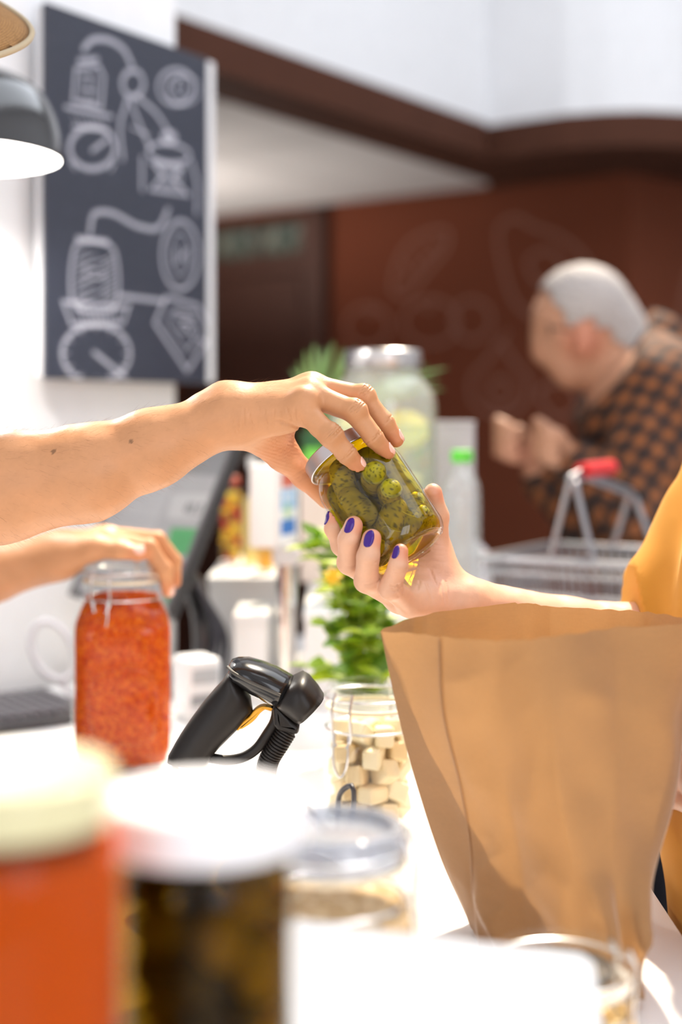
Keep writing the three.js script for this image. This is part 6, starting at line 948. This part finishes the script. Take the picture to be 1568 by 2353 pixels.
  const bm = [std(lin(0.75, 0.75, 0.77), 0.5), std(0xffffff, 0.42, { map: tex }), std(lin(0.06, 0.06, 0.075), 0.6)];
  part(o, 'backing', box(L + 0.024, hgt + 0.002, 0.022, 0.003), bm[0], V(0.0125, 0.0, -0.0125));
  part(o, 'slate', new THREE.PlaneGeometry(L, hgt).translate(0, 0, 0.0006), bm[1]);
  for (const [w, h, x, y] of [[L, 0.003, 0, hgt / 2 + 0.0012], [L, 0.003, 0, -hgt / 2 - 0.0012], [0.003, hgt, -L / 2 - 0.0012, 0]]) part(o, 'frame', box(w, h, 0.006, 0.001), bm[2], V(x, y, -0.002));
}
// ---------------------------------------------------------------- pendant lamp and the uplighter behind the partition
{
  const at = P(-112, 362, 1.75), o = thing('pendant_lamp', 'black domed pendant lamp glowing white inside, upper left', 'lamp', at), R = 0.138;
  const outer = [[R, 0], [R * 1.0, 0.006], [R * 0.985, 0.03], [R * 0.94, 0.055], [R * 0.84, 0.08], [R * 0.66, 0.1], [R * 0.42, 0.113], [R * 0.3, 0.12], [R * 0.28, 0.15], [R * 0.2, 0.165], [0.006, 0.172]];
  part(o, 'shade', vessel(curveRows(outer, 4), 72), phys(lin(0.02, 0.022, 0.026), 0.2, { clearcoat: 0.8, clearcoatRoughness: 0.1 }));
  part(o, 'reflector', vessel(curveRows(outer.slice(0, 8).map(([r, y]) => [r * 0.985 - 0.001, Math.max(0, y - 0.002)]).concat([[0, 0.112]]), 4), 64), std(lin(0.92, 0.92, 0.9), 0.6));
  const bulb = part(o, 'bulb', new THREE.SphereGeometry(0.03, 24, 16), std(0xffffff, 0.5, { emissive: lin(1, 0.96, 0.9), emissiveIntensity: 6 }), V(0, 0.05, 0)); part(o, 'socket', new THREE.CylinderGeometry(0.016, 0.018, 0.045, 20), std(0x222222, 0.5), V(0, 0.098, 0));
  part(o, 'cord', rod(V(0, 0.17, 0), V(0, ROOF - at.y, 0), 0.0035, 8), std(0xe8e8ea, 0.6));
  const l = new THREE.PointLight(lin(1, 0.96, 0.9), 1.1); l.name = 'pendant_light'; l.position.set(0, 0.05, 0); l.castShadow = true; l.shadow.radius = 1.5; o.add(l);
  const u = thing('uplighter_lamp', 'tall uplighter lamp standing behind the white partition', 'lamp', V(-1.12, 0, -5.5));
  part(u, 'base', vessel(curveRows([[0, 0.001], [0.13, 0.001], [0.135, 0.01], [0.12, 0.02], [0.02, 0.03], [0, 0.03]], 3), 40), std(0x333333, 0.5)); part(u, 'pole', rod(V(0, 0.02, 0), V(0, 1.45, 0), 0.012, 16), std(0x333333, 0.4, { metalness: 1 }));
  part(u, 'bowl', vessel(curveRows([[0.012, 1.44], [0.06, 1.46], [0.11, 1.5], [0.14, 1.56], [0.138, 1.562], [0.1, 1.5], [0.05, 1.465], [0, 1.46]], 3), 48), std(lin(0.8, 0.8, 0.78), 0.6));
  part(u, 'bulb', new THREE.SphereGeometry(0.035, 20, 14), std(0xffffff, 0.5, { emissive: lin(1, 0.93, 0.86), emissiveIntensity: 8 }), V(0, 1.52, 0));
  const ul = new THREE.PointLight(lin(1, 0.93, 0.86), 6); ul.name = 'uplighter_light'; ul.position.set(0, 1.52, 0); ul.castShadow = true; ul.shadow.radius = 2; u.add(ul);
}
for (const o of scene.children) o.traverse((m) => { if (m.isMesh) m.castShadow = m.receiveShadow = true; });
renderer.render(scene, camera);
